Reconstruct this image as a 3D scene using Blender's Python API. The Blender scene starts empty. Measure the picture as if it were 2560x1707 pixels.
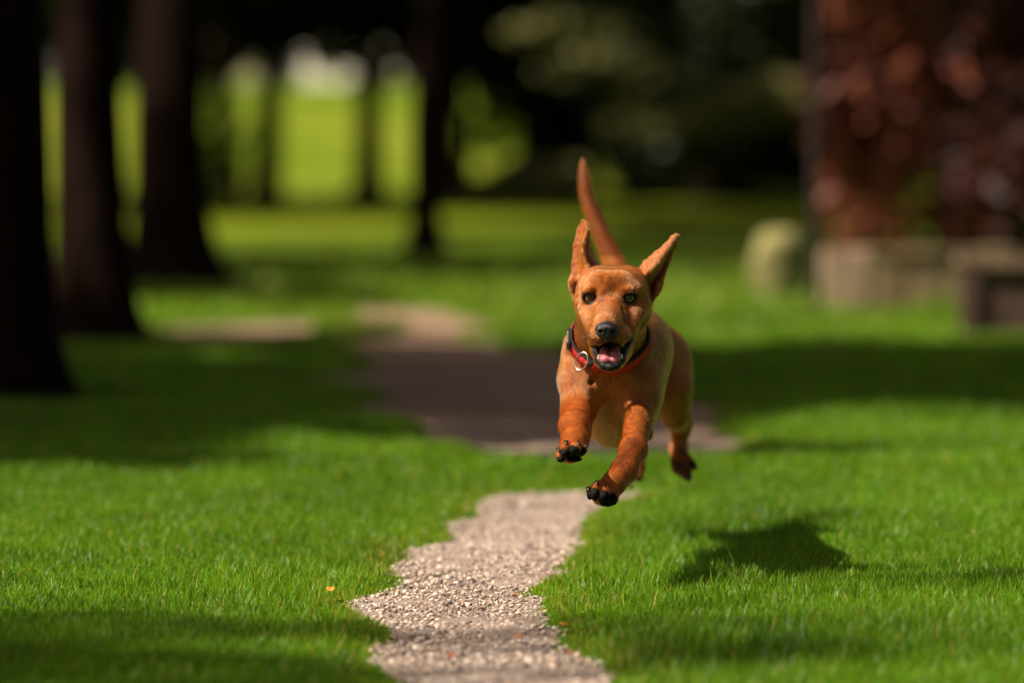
import bpy, math, random
import numpy as np
from mathutils import Vector, Matrix

random.seed(7)
RNG = np.random.default_rng(11)
SC = bpy.context.scene
COL = SC.collection

# ------------------------------------------------------------------ camera, world, sun, exposure
FPX, CX, HY, CAMZ = 9600.0, 1280.0, 400.0, 0.715      # 135 mm lens, low viewpoint, horizon row of the 2560 px frame
cam_d = bpy.data.cameras.new('camera')
cam = bpy.data.objects.new('camera', cam_d); COL.objects.link(cam)
cam.location = (0, 0, CAMZ); cam.rotation_euler = (math.radians(90), 0, 0)
cam_d.lens = 135; cam_d.sensor_width = 36; cam_d.shift_y = -(853.5 - HY) / 2560.0
cam_d.clip_start = 0.1; cam_d.clip_end = 2000
cam_d.dof.use_dof = True; cam_d.dof.focus_distance = 6.16; cam_d.dof.aperture_fstop = 2.0
cam_d.dof.aperture_blades = 0
SC.camera = cam

SUN_DIR = Vector((-0.60, -0.27, 0.76)).normalized()    # towards the sun
SUN_EL = math.asin(SUN_DIR.z); SUN_AZ = math.atan2(SUN_DIR.x, SUN_DIR.y)
w = bpy.data.worlds.new('World'); SC.world = w; w.use_nodes = True
nt = w.node_tree; nt.nodes.clear()
wo = nt.nodes.new('ShaderNodeOutputWorld'); bg = nt.nodes.new('ShaderNodeBackground')
sky = nt.nodes.new('ShaderNodeTexSky'); sky.sky_type = 'NISHITA'; sky.sun_disc = False
sky.sun_elevation = SUN_EL; sky.sun_rotation = SUN_AZ
sky.dust_density = 4.0; sky.air_density = 0.8; sky.ozone_density = 0.4
bg.inputs[1].default_value = 0.05
wb = nt.nodes.new('ShaderNodeMixRGB'); wb.blend_type = 'MULTIPLY'; wb.inputs[0].default_value = 1.0; wb.inputs[2].default_value = (1.0, 0.88, 0.70, 1)
nt.links.new(sky.outputs[0], wb.inputs[1]); nt.links.new(wb.outputs[0], bg.inputs[0]); nt.links.new(bg.outputs[0], wo.inputs[0])
sd_ = bpy.data.lights.new('sun', 'SUN'); sd_.energy = 5.0; sd_.angle = math.radians(0.9); sd_.color = (1.0, 0.90, 0.76)
sun = bpy.data.objects.new('sun', sd_); COL.objects.link(sun)
sun.rotation_euler = (-SUN_DIR).to_track_quat('-Z', 'Y').to_euler()
SC.view_settings.view_transform = 'Standard'; SC.view_settings.look = 'None'
SC.view_settings.exposure = 0.90; SC.view_settings.gamma = 1.0
SC.render.engine = 'CYCLES'
SC.cycles.use_denoising = True
SC.cycles.max_bounces = 8; SC.cycles.transparent_max_bounces = 8
SC.cycles.use_adaptive_sampling = True
SC.cycles_curves.shape = 'RIBBONS'

# ------------------------------------------------------------------ helpers
def P(sx, sy, Y):
    """measurement in the photo + distance -> metres"""
    return np.array([(sx - CX) * Y / FPX, Y, CAMZ - Y * (sy - HY) / FPX])

def G(sx, sy):
    """point of the flat ground seen at that measurement"""
    Y = CAMZ * FPX / (sy - HY)
    return ((sx - CX) * Y / FPX, Y)

def tag(o, label=None, cat=None, group=None, kind=None):
    if label: o['label'] = label
    if cat: o['category'] = cat
    if group: o['group'] = group
    if kind: o['kind'] = kind
    return o

def empty(name, loc=(0, 0, 0), rz=0.0):
    o = bpy.data.objects.new(name, None); COL.objects.link(o)
    o.location = loc; o.rotation_euler = (0, 0, rz); o.empty_display_size = 0.1
    return o

def mesh_obj(name, V, F4=None, F3=None, mat=None, parent=None, smooth=True, origin=None, attrs=None):
    V = np.asarray(V, dtype=np.float32)
    if origin is not None: V = V - np.asarray(origin, dtype=np.float32)
    n4 = 0 if F4 is None else len(F4); n3 = 0 if F3 is None else len(F3)
    me = bpy.data.meshes.new(name)
    me.vertices.add(len(V)); me.vertices.foreach_set('co', V.ravel())
    parts, starts = [], []
    if n4: parts.append(np.asarray(F4, dtype=np.int32).ravel()); starts.append(np.arange(n4, dtype=np.int32) * 4)
    if n3: parts.append(np.asarray(F3, dtype=np.int32).ravel()); starts.append(n4 * 4 + np.arange(n3, dtype=np.int32) * 3)
    loops = np.concatenate(parts); starts = np.concatenate(starts)
    me.loops.add(len(loops)); me.loops.foreach_set('vertex_index', loops)
    me.polygons.add(n4 + n3); me.polygons.foreach_set('loop_start', starts)
    me.update(calc_edges=True)
    if smooth: me.polygons.foreach_set('use_smooth', np.ones(n4 + n3, dtype=bool))
    for k, a in (attrs or {}).items():
        a = np.asarray(a, dtype=np.float32)
        if a.ndim == 1: a = np.stack([a, a, a], 1)
        if a.shape[1] == 3: a = np.concatenate([a, np.ones((len(a), 1), np.float32)], 1)
        at = me.attributes.new(k, 'FLOAT_COLOR', 'POINT'); at.data.foreach_set('color', a.ravel())
    if mat: me.materials.append(mat)
    o = bpy.data.objects.new(name, me); COL.objects.link(o)
    if origin is not None: o.location = tuple(float(c) for c in origin)
    if parent is not None:
        o.parent = parent
        if origin is not None: o.location = Vector(o.location) - world_loc(parent)
    return o

def world_loc(o):
    v = Vector(o.location)
    while o.parent: o = o.parent; v += Vector(o.location)
    return v

class NT:
    def __init__(s, name):
        s.m = bpy.data.materials.new(name); s.m.use_nodes = True
        s.t = s.m.node_tree; s.t.nodes.clear()
        s.out = s.t.nodes.new('ShaderNodeOutputMaterial')
    def n(s, typ, ins=None, **kw):
        nd = s.t.nodes.new('ShaderNode' + typ)
        for k, v in kw.items(): setattr(nd, k, v)
        for k, v in (ins or {}).items():
            sock = nd.inputs[k]
            if isinstance(v, bpy.types.NodeSocket): s.t.links.new(v, sock)
            elif isinstance(v, (tuple, list)) and len(v) == 3 and sock.type == 'RGBA': sock.default_value = (*v, 1)
            else: sock.default_value = v
        return nd
    def noise(s, scale, detail=3, rough=0.55, vec=None, dist=0.0):
        if vec is None: vec = s.n('TexCoord').outputs['Object']
        return s.n('TexNoise', {'Vector': vec, 'Scale': scale, 'Detail': detail, 'Roughness': rough, 'Distortion': dist}).outputs['Fac']
    def ramp(s, fac, stops):
        r = s.n('ValToRGB', {'Fac': fac}); e = r.color_ramp.elements
        while len(e) < len(stops): e.new(0.5)
        for i, (p, c) in enumerate(stops):
            e[i].position = p; e[i].color = (*c, 1) if len(c) == 3 else c
        return r.outputs['Color']
    def mix(s, fac, a, b, blend='MIX'):
        m = s.n('MixRGB', {'Fac': fac, 'Color1': a, 'Color2': b}, blend_type=blend); return m.outputs['Color']
    def math(s, op, a, b=0.0, c=0.0):
        return s.n('Math', {0: a, 1: b, 2: c}, operation=op).outputs[0]
    def attr(s, name):
        return s.n('Attribute', attribute_name=name)
    def bump(s, h, dist=0.002, strength=0.6):
        return s.n('Bump', {'Height': h, 'Distance': dist, 'Strength': strength}).outputs['Normal']
    def pbr(s, **ins):
        ins = {k.replace('_', ' '): v for k, v in ins.items()}
        p = s.n('BsdfPrincipled', ins); return p
    def done(s, shader):
        s.t.links.new(shader, s.out.inputs['Surface']); return s.m

def simple(name, col, rough=0.6, spec=0.4, var=0.25, scale=30, bump=0.0, **kw):
    t = NT(name); f = t.noise(scale, 4)
    c = t.mix(1.0, (*col, 1), t.ramp(f, [(0.3, (1 - var,) * 3), (0.7, (1 + var,) * 3)]), 'MULTIPLY')
    ins = dict(Base_Color=c, Roughness=rough, **kw); ins['Specular IOR Level'] = spec
    if bump: ins['Normal'] = t.bump(t.noise(scale * 2, 4), bump, 0.8)
    return t.done(t.pbr(**ins).outputs[0])

# ------------------------------------------------------------------ ground height and path outline
def smoothstep(a, b, x):
    t = np.clip((x - a) / (b - a), 0, 1); return t * t * (3 - 2 * t)

def vnoise(x, y, seed=0):
    """smooth value noise in 2-D"""
    r = np.random.default_rng(seed).random((64, 64)).astype(np.float32)
    xi = np.floor(x).astype(int); yi = np.floor(y).astype(int); fx = x - xi; fy = y - yi
    fx = fx * fx * (3 - 2 * fx); fy = fy * fy * (3 - 2 * fy)
    g = lambda a, b: r[a % 64, b % 64]
    return (g(xi, yi) * (1 - fx) + g(xi + 1, yi) * fx) * (1 - fy) + (g(xi, yi + 1) * (1 - fx) + g(xi + 1, yi + 1) * fx) * fy

NEAR = [(760,2650),(905,1900),(985,1707),(940,1650),(938,1622),(972,1596),(913,1554),(840,1524),(870,1503),(955,1490),(993,1456),(955,1426),
        (1019,1405),(998,1384),(1083,1371),(1138,1354),(1125,1316),(1202,1299),(1202,1252),(1235,1240),(1423,1234),(1652,1240),
        (1560,1262),(1478,1290),(1448,1329),(1452,1371),(1418,1405),(1423,1439),(1363,1465),(1329,1511),(1376,1558),
        (1397,1592),(1431,1601),(1414,1630),(1440,1652),(1508,1677),(1500,1707),(1640,1900),(1700,2650)]
FAR = [(1100,1135),(1040,1090),(960,1040),(880,1010),(870,960),(900,905),(960,870),(925,830),(905,800),(960,782),(1060,780),(1150,795),
       (1190,830),(1170,860),(1230,880),(1400,890),(1560,905),(1640,960),(1700,1040),(1800,1110),(1810,1150),(1720,1168),(1500,1172),(1300,1165),(1180,1155)]
SIDE = [(240,835),(500,815),(800,805),(900,815),(860,838),(600,862),(300,872),(220,860)]
FOOT = [(1760,690),(1900,690),(2100,700),(2140,712),(1900,706),(1760,702)]
NEAR, FAR, SIDE = [np.array([G(*p) for p in q]) for q in (NEAR, FAR, SIDE)]

def poly_sd(poly, x, y):
    """signed distance to a polygon, negative inside"""
    d = np.full(x.shape, 1e9); inside = np.zeros(x.shape, bool)
    n = len(poly)
    for i in range(n):
        ax, ay = poly[i]; bx, by = poly[(i + 1) % n]
        ex, ey = bx - ax, by - ay
        t = np.clip(((x - ax) * ex + (y - ay) * ey) / (ex * ex + ey * ey + 1e-12), 0, 1)
        d = np.minimum(d, (x - ax - t * ex) ** 2 + (y - ay - t * ey) ** 2)
        c = ((ay > y) != (by > y)) & (x < (bx - ax) * (y - ay) / (by - ay + 1e-12) + ax)
        inside ^= c
    d = np.sqrt(d); return np.where(inside, -d, d)

def path_sd(x, y):
    d = np.full(x.shape, 9.0)
    m = y < 9.2
    if m.any(): d[m] = poly_sd(NEAR, x[m], y[m])
    m = (y > 7.8) & (y < 24)
    if m.any():
        d[m] = np.minimum(d[m], poly_sd(FAR, x[m], y[m]) )
        d[m] = np.minimum(d[m], poly_sd(SIDE, x[m], y[m]))
    far = smoothstep(8.5, 10.5, y); side = (y > 13.5) & (x < -.75)
    return d + .007 + 0.03 * (vnoise(x * 9 + 3, y * 9, 5) - 0.5) + (.022 * (vnoise(x * 34, y * 30, 15) - .5) + far * .42 * (vnoise(x * 2.1 + 9, y * 1.3, 17) - .5) + far * .15 * (vnoise(x * 9, y * 6, 18) - .5)) + side * .5 * (vnoise(x * 4, y * 1.1, 19) - .35)

def ground_z(x, y, d=None):
    if d is None: d = path_sd(x, y)
    lip = 0.018 * smoothstep(-.035, 0.06, d) + 0.012 * smoothstep(0.1, 0.5, d)
    und = 0.03 * (vnoise(x * 0.9 + 7, y * 0.9, 1) - 0.5) * smoothstep(0.1, 0.8, d) + 0.012 * (vnoise(x * 3, y * 3, 2) - 0.5) * smoothstep(0.05, 0.3, d)
    hill = np.where(y > 72, (y - 72) * 0.05, 0.0)
    hill = np.where(y > 72, 3.6 * smoothstep(66, 150, y), 0.0)
    return lip + und + hill

def grid_obj(name, xs, ys, zf, mat, keep=None, parent=None):
    X, Y = np.meshgrid(xs, ys, indexing='ij')
    Z = zf(X.ravel(), Y.ravel()).reshape(X.shape)
    V = np.stack([X, Y, Z], -1).reshape(-1, 3)
    nx, ny = X.shape
    i = np.arange(nx - 1)[:, None] * ny + np.arange(ny - 1)[None, :]
    F = np.stack([i, i + ny, i + ny + 1, i + 1], -1).reshape(-1, 4)
    if keep is not None:
        k = keep(X.ravel(), Y.ravel()); F = F[k[F].any(1)]
        used = np.unique(F); re = np.full(len(V), -1); re[used] = np.arange(len(used)); V = V[used]; F = re[F]
    return mesh_obj(name, V, F4=F, mat=mat, parent=parent)

# materials for the setting
t = NT('turf soil')
f1 = t.noise(0.35, 3); f2 = t.noise(3.0, 5); f3 = t.noise(60, 3)
c = t.ramp(f2, [(0.3, (0.10, 0.145, 0.006)), (0.55, (0.16, 0.205, 0.008)), (0.75, (0.20, 0.21, 0.014))])
c = t.mix(0.35, c, t.ramp(f1, [(0.35, (0.09, 0.145, 0.005)), (0.65, (0.20, 0.21, 0.012))]))
c = t.mix(0.5, c, t.ramp(f3, [(0.35, (0.35, 0.35, 0.3)), (0.6, (1.3, 1.3, 1.2))]), 'MULTIPLY')
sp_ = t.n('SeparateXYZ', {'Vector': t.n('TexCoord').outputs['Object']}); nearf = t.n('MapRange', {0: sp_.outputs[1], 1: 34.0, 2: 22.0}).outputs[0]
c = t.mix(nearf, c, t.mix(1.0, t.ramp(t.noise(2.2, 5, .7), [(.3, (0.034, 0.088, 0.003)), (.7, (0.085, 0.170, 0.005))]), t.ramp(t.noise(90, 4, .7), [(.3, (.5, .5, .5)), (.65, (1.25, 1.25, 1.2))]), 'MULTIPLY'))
mead = t.n('MapRange', {0: sp_.outputs[1], 1: 62.0, 2: 74.0}).outputs[0]
c = t.mix(mead, c, t.ramp(t.noise(0.12, 4), [(.35, (0.075, 0.13, 0.006)), (.5, (0.135, 0.180, 0.009)), (.68, (0.20, 0.21, 0.022))]))
p = t.pbr(Base_Color=c, Roughness=1.0, Normal=t.bump(f3, 0.02, 1.0)); p.inputs['Specular IOR Level'].default_value = .06
M_TURF = t.done(p.outputs[0])

t = NT('gravel path surface')
f = t.noise(220, 4, 0.7); g = t.noise(6, 4)
vor = t.n('TexVoronoi', {'Vector': t.n('TexCoord').outputs['Object'], 'Scale': 160.0})
c = t.ramp(f, [(0.25, (0.09, 0.062, 0.05)), (0.5, (0.30, 0.215, 0.17)), (0.75, (0.54, 0.42, 0.34))])
c = t.mix(0.45, c, t.ramp(vor.outputs['Distance'], [(0.0, (0.42, 0.34, 0.29)), (0.8, (0.10, 0.075, 0.06))]))
c = t.mix(0.35, c, t.ramp(g, [(0.35, (0.14, 0.085, 0.06)), (0.65, (0.40, 0.32, 0.27))]))
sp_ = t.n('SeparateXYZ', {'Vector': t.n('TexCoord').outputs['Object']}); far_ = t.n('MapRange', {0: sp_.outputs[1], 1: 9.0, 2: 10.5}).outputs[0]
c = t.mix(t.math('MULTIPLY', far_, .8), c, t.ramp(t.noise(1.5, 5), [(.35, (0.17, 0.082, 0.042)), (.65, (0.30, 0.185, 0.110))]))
M_PATH = t.done(t.pbr(Base_Color=c, Roughness=0.85, Normal=t.bump(f, 0.004, 1.0)).outputs[0])

def grass_mat(name, dark, mid, dry):
    t = NT(name); a = t.attr('tint'); s = t.n('SeparateColor', {'Color': a.outputs['Color']})
    c = t.ramp(s.outputs[0], [(0.0, dark), (0.55, mid), (0.95, tuple(x * 1.3 for x in mid))])
    c = t.mix(s.outputs[2], c, (*dry, 1))
    p = t.pbr(Base_Color=c, Roughness=0.45); p.inputs['Specular IOR Level'].default_value = 0.35
    tr = t.n('BsdfTranslucent', {'Color': t.mix(1.0, c, (1.4, 1.4, 0.5, 1), 'MULTIPLY')})
    m = t.n('MixShader', {0: 0.42, 1: p.outputs[0], 2: tr.outputs[0]})
    return t.done(m.outputs[0])
M_GRASS = grass_mat('grass blades', (0.020, 0.072, 0.003), (0.118, 0.238, 0.006), (0.44, 0.31, 0.06))

# ground sheets
def far_axis(a, b, n, p=2.2): return a + (b - a) * np.linspace(0, 1, n) ** p
xs_n = np.arange(-3.2, 3.21, 0.04)
near_ys = np.concatenate([np.arange(3.0, 12, 0.04), np.arange(12, 26, 0.12)])
side_x = np.unique(np.concatenate([-far_axis(3.2, 600, 40)[1:][::-1], xs_n, far_axis(3.2, 600, 40)[1:]]))
all_y = np.concatenate([-far_axis(0, 200, 12)[1:][::-1], np.arange(0, 3, 0.5), near_ys, far_axis(26.5, 900, 90)])
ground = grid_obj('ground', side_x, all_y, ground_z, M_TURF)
tag(ground, kind='structure')
py_ = np.concatenate([np.arange(3.0, 9.3, 0.014), np.arange(9.3, 21, 0.05)])
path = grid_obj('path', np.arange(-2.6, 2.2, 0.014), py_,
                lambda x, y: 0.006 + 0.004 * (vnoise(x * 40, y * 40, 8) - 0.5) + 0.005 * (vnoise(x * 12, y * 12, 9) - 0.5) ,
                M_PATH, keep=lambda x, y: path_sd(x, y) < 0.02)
tag(path, kind='structure')

# ------------------------------------------------------------------ grass blades (stuff)
def blades(name, x, y, h, wd, mat, dry=None, zoff=0.0, lean=0.55):
    n = len(x); z = ground_z(x, y) + zoff
    yaw = RNG.random(n) * 2 * np.pi; la = RNG.random(n) * 2 * np.pi
    l = h * lean * (0.25 + RNG.random(n))
    dx, dy = np.cos(yaw) * wd / 2, np.sin(yaw) * wd / 2
    lx, ly = np.cos(la) * l, np.sin(la) * l
    V = np.empty((n, 5, 3), np.float32)
    for i, (s, wv, hh, ll) in enumerate([(-1, 1, 0, 0), (1, 1, 0, 0), (1, .75, .55, .35), (-1, .75, .55, .35), (0, 0, 1, 1)]):
        V[:, i, 0] = x + s * wv * dx + lx * ll; V[:, i, 1] = y + s * wv * dy + ly * ll; V[:, i, 2] = z + h * hh - 0.003
    b = np.arange(n)[:, None] * 5
    F4 = b + np.array([[0, 1, 2, 3]]); F3 = b + np.array([[3, 2, 4]])
    r = np.clip(0.45 * RNG.random(n) + 0.45 * vnoise(x * 2.2, y * 2.2, 4) + .35 * vnoise(x * 11, y * 11, 14) - .1, 0, 1)
    d = np.zeros(n) if dry is None else dry
    A = np.stack([r, RNG.random(n), d], 1).repeat(5, 0)
    return mesh_obj(name, V.reshape(-1, 3), F4=F4, F3=F3, mat=mat, smooth=False, attrs={'tint': A})

def scatter(y0, y1, dens, margin=0.75):
    hw = lambda y: y * 1280 / FPX + margin
    area_w = hw(y1); n = int((y1 - y0) * 2 * area_w * dens)
    x = (RNG.random(n) * 2 - 1) * area_w; y = y0 + RNG.random(n) * (y1 - y0)
    k = np.abs(x) < hw(y); x, y = x[k], y[k]
    d = path_sd(x, y)
    k = d > (0.014 + .06 * smoothstep(9, 12, y)) * RNG.standard_normal(len(x)) + 0.002
    return x[k], y[k], d[k]
XS = []
for (y0, y1, dens, hh, ww) in [(4.3, 8.2, 21000, 0.021, 0.0019), (8.2, 11.5, 7500, 0.025, 0.0034), (11.5, 17, 2200, 0.030, 0.007), (17, 34, 450, 0.045, 0.018)]:
    x, y, d = scatter(y0, y1, dens)
    n = len(x); cl = vnoise(x * 5, y * 5, 6)
    tall = smoothstep(.55, .8, vnoise(x * 3 + 20, y * 3, 16)) * (x > .1)
    h = hh * (0.5 + 0.65 * RNG.random(n) ** 1.5 + 0.7 * (cl - 0.4) + .5 * tall) * (0.6 + 0.4 * smoothstep(0.0, 0.10, d)) * np.where(RNG.random(n) < .03, 1.0 + .9 * RNG.random(n), 1.0)
    edge = np.exp(-np.clip(d, 0, 9) / 0.04)
    dry = np.where(RNG.random(n) < 0.04 + 0.42 * edge, 0.4 + 0.6 * RNG.random(n), 0.12 * edge) + .22 * smoothstep(11, 20, y) * RNG.random(n)
    XS.append((x, y, h, np.full(n, ww) * (0.7 + 0.6 * RNG.random(n)), dry))
x, y, h, wd, dry = [np.concatenate(q) for q in zip(*XS)]
grass = blades('grass', x, y, h, wd, M_GRASS, dry)
tag(grass, 'short green lawn grass on both sides of the gravel path', 'grass', kind='stuff')
#@@GRASS_END

# ------------------------------------------------------------------ gravel stones (stuff)
def stones(n_spec):
    ico = []
    ph = (1 + 5 ** .5) / 2
    for s in ((-1, ph, 0), (1, ph, 0), (-1, -ph, 0), (1, -ph, 0), (0, -1, ph), (0, 1, ph), (0, -1, -ph), (0, 1, -ph), (ph, 0, -1), (ph, 0, 1), (-ph, 0, -1), (-ph, 0, 1)):
        ico.append(s)
    ico = np.array(ico); ico /= np.linalg.norm(ico[0])
    F = np.array([(0,11,5),(0,5,1),(0,1,7),(0,7,10),(0,10,11),(1,5,9),(5,11,4),(11,10,2),(10,7,6),(7,1,8),(3,9,4),(3,4,2),(3,2,6),(3,6,8),(3,8,9),(4,9,5),(2,4,11),(6,2,10),(8,6,7),(9,8,1)])
    Vs, Cs, cnt = [], [], 0
    for (y0, y1, dens, s0, s1) in n_spec:
        n = int((y1 - y0) * 2.4 * dens); x = RNG.random(n) * 2.4 - 1.1; y = y0 + RNG.random(n) * (y1 - y0)
        d = path_sd(x, y); k = d < 0.01; x, y = x[k], y[k]; n = len(x)
        sz = s0 + (s1 - s0) * RNG.random(n) ** 3.5
        V = ico[None] * (1 + 0.35 * (RNG.random((n, 12, 1)) - 0.5))
        V = V * (sz[:, None, None] * (np.array([1, 1, 0.6]) * (0.7 + 0.6 * RNG.random((n, 1, 3)))))
        a = RNG.random(n) * 6.28; ca, sa = np.cos(a)[:, None], np.sin(a)[:, None]
        X = V[..., 0] * ca - V[..., 1] * sa; Yy = V[..., 0] * sa + V[..., 1] * ca
        V = np.stack([X + x[:, None], Yy + y[:, None], V[..., 2] + 0.006 + sz[:, None] * 0.25], -1)
        Vs.append(V.reshape(-1, 3))
        r = RNG.random(n); pal = np.array([(0.42, 0.32, 0.26), (0.56, 0.45, 0.37), (0.20, 0.15, 0.13), (0.055, 0.042, 0.038), (0.56, 0.47, 0.39), (0.25, 0.15, 0.095)])
        idx = np.searchsorted(np.cumsum([.36, .15, .19, .15, .07, .08]), r * 0.9999)
        c = pal[idx] * (0.8 + 0.4 * RNG.random((n, 1)))
        Cs.append(c.repeat(12, 0)); cnt += n
    V = np.concatenate(Vs); Fa = (np.arange(cnt)[:, None, None] * 12 + F[None]).reshape(-1, 3)
    t = NT('gravel stones'); a = t.attr('tint')
    m = t.done(t.pbr(Base_Color=a.outputs['Color'], Roughness=0.75).outputs[0])
    return mesh_obj('gravel', V, F3=Fa, mat=m, smooth=False, attrs={'tint': np.concatenate(Cs)})
gravel = stones([(4.8, 7.4, 20000, 0.0012, 0.0048), (7.4, 9.0, 5000, 0.0015, 0.006)])
tag(gravel, 'loose pale and dark gravel stones covering the path', 'gravel', kind='stuff')
#@@DOG_START
# ------------------------------------------------------------------ implicit-surface modelling kit
class Field:
    def __init__(s, lo, hi, vs):
        s.lo = np.array(lo, float); s.vs = vs
        s.n = np.ceil((np.array(hi) - s.lo) / vs).astype(int) + 1
        s.D = np.full(s.n, 1.0, np.float32)
        s.ax = [(s.lo[i] + np.arange(s.n[i]) * vs).astype(np.float32) for i in range(3)]
        s.prims = []
    def _slice(s, lo, hi):
        a = np.clip(np.floor((lo - s.lo) / s.vs).astype(int), 0, s.n - 1); b = np.clip(np.ceil((hi - s.lo) / s.vs).astype(int) + 1, 1, s.n)
        return tuple(slice(a[i], b[i]) for i in range(3))
    def _eval(s, fn, lo, hi, pad):
        sl = s._slice(lo - pad, hi + pad)
        X, Y, Z = np.meshgrid(s.ax[0][sl[0]], s.ax[1][sl[1]], s.ax[2][sl[2]], indexing='ij', sparse=True)
        return sl, fn(X, Y, Z)
    def add(s, prim, k=0.012):
        fn, lo, hi = prim; sl, d = s._eval(fn, lo, hi, 2.2 * k + 2 * s.vs); a = s.D[sl]
        h = np.clip(k - np.abs(a - d), 0, None) / k
        s.D[sl] = np.minimum(a, d) - h * h * k * 0.25
        s.prims.append(prim)
    def cut(s, prim, k=0.004):
        fn, lo, hi = prim; sl, d = s._eval(fn, lo, hi, 2.2 * k + 2 * s.vs); a = s.D[sl]; d = -d
        h = np.clip(k - np.abs(a - d), 0, None) / k
        s.D[sl] = np.maximum(a, d) + h * h * k * 0.25
    def mesh(s):
        D = s.D; nx, ny, nz = D.shape; S = D < 0
        c = np.zeros((nx - 1, ny - 1, nz - 1), np.uint8)
        for i in (0, 1):
            for j in (0, 1):
                for k in (0, 1): c += S[i:nx - 1 + i, j:ny - 1 + j, k:nz - 1 + k]
        act = (c > 0) & (c < 8); I = np.argwhere(act)
        ids = np.full(act.shape, -1, np.int32); ids[act] = np.arange(len(I))
        val = {o: D[I[:, 0] + o[0], I[:, 1] + o[1], I[:, 2] + o[2]] for o in [(a, b, d) for a in (0, 1) for b in (0, 1) for d in (0, 1)]}
        acc = np.zeros((len(I), 3)); cnt = np.zeros(len(I))
        for o in val:
            for a in range(3):
                if o[a] == 0:
                    q = list(o); q[a] = 1; v0, v1 = val[o], val[tuple(q)]
                    m = (v0 < 0) != (v1 < 0); t = np.where(m, v0 / np.where(m, v0 - v1, 1), 0)
                    p = np.tile(np.array(o, float), (len(I), 1)); p[:, a] = t
                    acc += p * m[:, None]; cnt += m
        V = (I + acc / cnt[:, None]) * s.vs + s.lo
        F = []
        for a in range(3):
            b, e = (a + 1) % 3, (a + 2) % 3
            A = np.take(S, range(D.shape[a] - 1), axis=a); B = np.take(S, range(1, D.shape[a]), axis=a)
            E = np.argwhere(A != B); E = E[(E[:, b] > 0) & (E[:, e] > 0) & (E[:, b] < D.shape[b] - 1) & (E[:, e] < D.shape[e] - 1)]
            ub, ue = np.eye(3, dtype=int)[b], np.eye(3, dtype=int)[e]
            q = [ids[tuple((E - x).T)] for x in (ub + ue, ue, 0 * ub, ub)]
            q = np.stack(q, 1); flip = ~S[tuple(E.T)]
            q[flip] = q[flip][:, ::-1]; F.append(q)
        F = np.concatenate(F); F = F[(F >= 0).all(1)]
        return V, F
    def normals(s, V):
        g = []
        U = (V - s.lo) / s.vs; 
        def samp(U):
            i = np.clip(np.floor(U).astype(int), 0, s.n - 2); f = U - i; o = 0
            for a in (0, 1):
                for b in (0, 1):
                    for c in (0, 1):
                        w_ = (f[:, 0] if a else 1 - f[:, 0]) * (f[:, 1] if b else 1 - f[:, 1]) * (f[:, 2] if c else 1 - f[:, 2])
                        o = o + w_ * s.D[i[:, 0] + a, i[:, 1] + b, i[:, 2] + c]
            return o
        for a in range(3):
            e = np.zeros(3); e[a] = 1.0; g.append(samp(U + e) - samp(U - e))
        N = np.stack(g, 1); return N / (np.linalg.norm(N, axis=1, keepdims=True) + 1e-9)

def cone(a, b, ra, rb, sx=1.0):
    """tapered limb from a to b; sx widens it sideways"""
    a = np.asarray(a, float); b = np.asarray(b, float); ba = b - a; L = max((ba ** 2).sum(), 1e-9)
    def fn(X, Y, Z):
        px, py, pz = X - a[0], Y - a[1], Z - a[2]
        t = np.clip((px * ba[0] + py * ba[1] + pz * ba[2]) / L, 0, 1)
        return np.sqrt(((px - t * ba[0]) / sx) ** 2 + (py - t * ba[1]) ** 2 + (pz - t * ba[2]) ** 2) - (ra + (rb - ra) * t)
    r = max(ra, rb) * max(sx, 1); p = (fn, np.minimum(a, b) - r, np.maximum(a, b) + r); fn.dir = ba / math.sqrt(L); return p

def ell(c, r, rot=None, flow=None):
    c = np.asarray(c, float); r = np.asarray(r, float); R = np.eye(3) if rot is None else np.array(Matrix.Rotation(rot[1], 3, rot[0]))
    def fn(X, Y, Z):
        x, y, z = X - c[0], Y - c[1], Z - c[2]
        u = R[0, 0] * x + R[1, 0] * y + R[2, 0] * z; v = R[0, 1] * x + R[1, 1] * y + R[2, 1] * z; w_ = R[0, 2] * x + R[1, 2] * y + R[2, 2] * z
        k0 = np.sqrt((u / r[0]) ** 2 + (v / r[1]) ** 2 + (w_ / r[2]) ** 2); k1 = np.sqrt((u / r[0] ** 2) ** 2 + (v / r[1] ** 2) ** 2 + (w_ / r[2] ** 2) ** 2)
        return np.where(k1 > 1e-6, k0 * (k0 - 1) / (k1 + 1e-9), -r.min())
    m = r.max() if rot else r; fn.dir = np.array(flow if flow is not None else (0, 1, 0), float)
    return (fn, c - m, c + m)

def tri(a, b, c, r, flow=(0, 0.3, 1)):
    """sheet of thickness 2r spanning a triangle"""
    a, b, c = (np.asarray(q, float) for q in (a, b, c)); ba, cb, ac = b - a, c - b, a - c; nor = np.cross(ba, ac)
    def fn(X, Y, Z):
        X, Y, Z = np.broadcast_arrays(X, Y, Z)
        def rel(q): return X - q[0], Y - q[1], Z - q[2]
        pa, pb, pc = rel(a), rel(b), rel(c); dot = lambda u, v: u[0] * v[0] + u[1] * v[1] + u[2] * v[2]
        sg = np.sign(dot(pa, np.cross(ba, nor))) + np.sign(dot(pb, np.cross(cb, nor))) + np.sign(dot(pc, np.cross(ac, nor)))
        def edge(e, p):
            t = np.clip(dot(p, e) / (e @ e), 0, 1); return sum((p[i] - t * e[i]) ** 2 for i in range(3))
        d = np.where(sg < 2, np.minimum(np.minimum(edge(ba, pa), edge(cb, pb)), edge(ac, pc)), dot(pa, nor) ** 2 / (nor @ nor))
        return np.sqrt(d) - r
    fn.dir = np.array(flow, float); q = np.stack([a, b, c]); return (fn, q.min(0) - r, q.max(0) + r)

mm = 0.001
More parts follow.
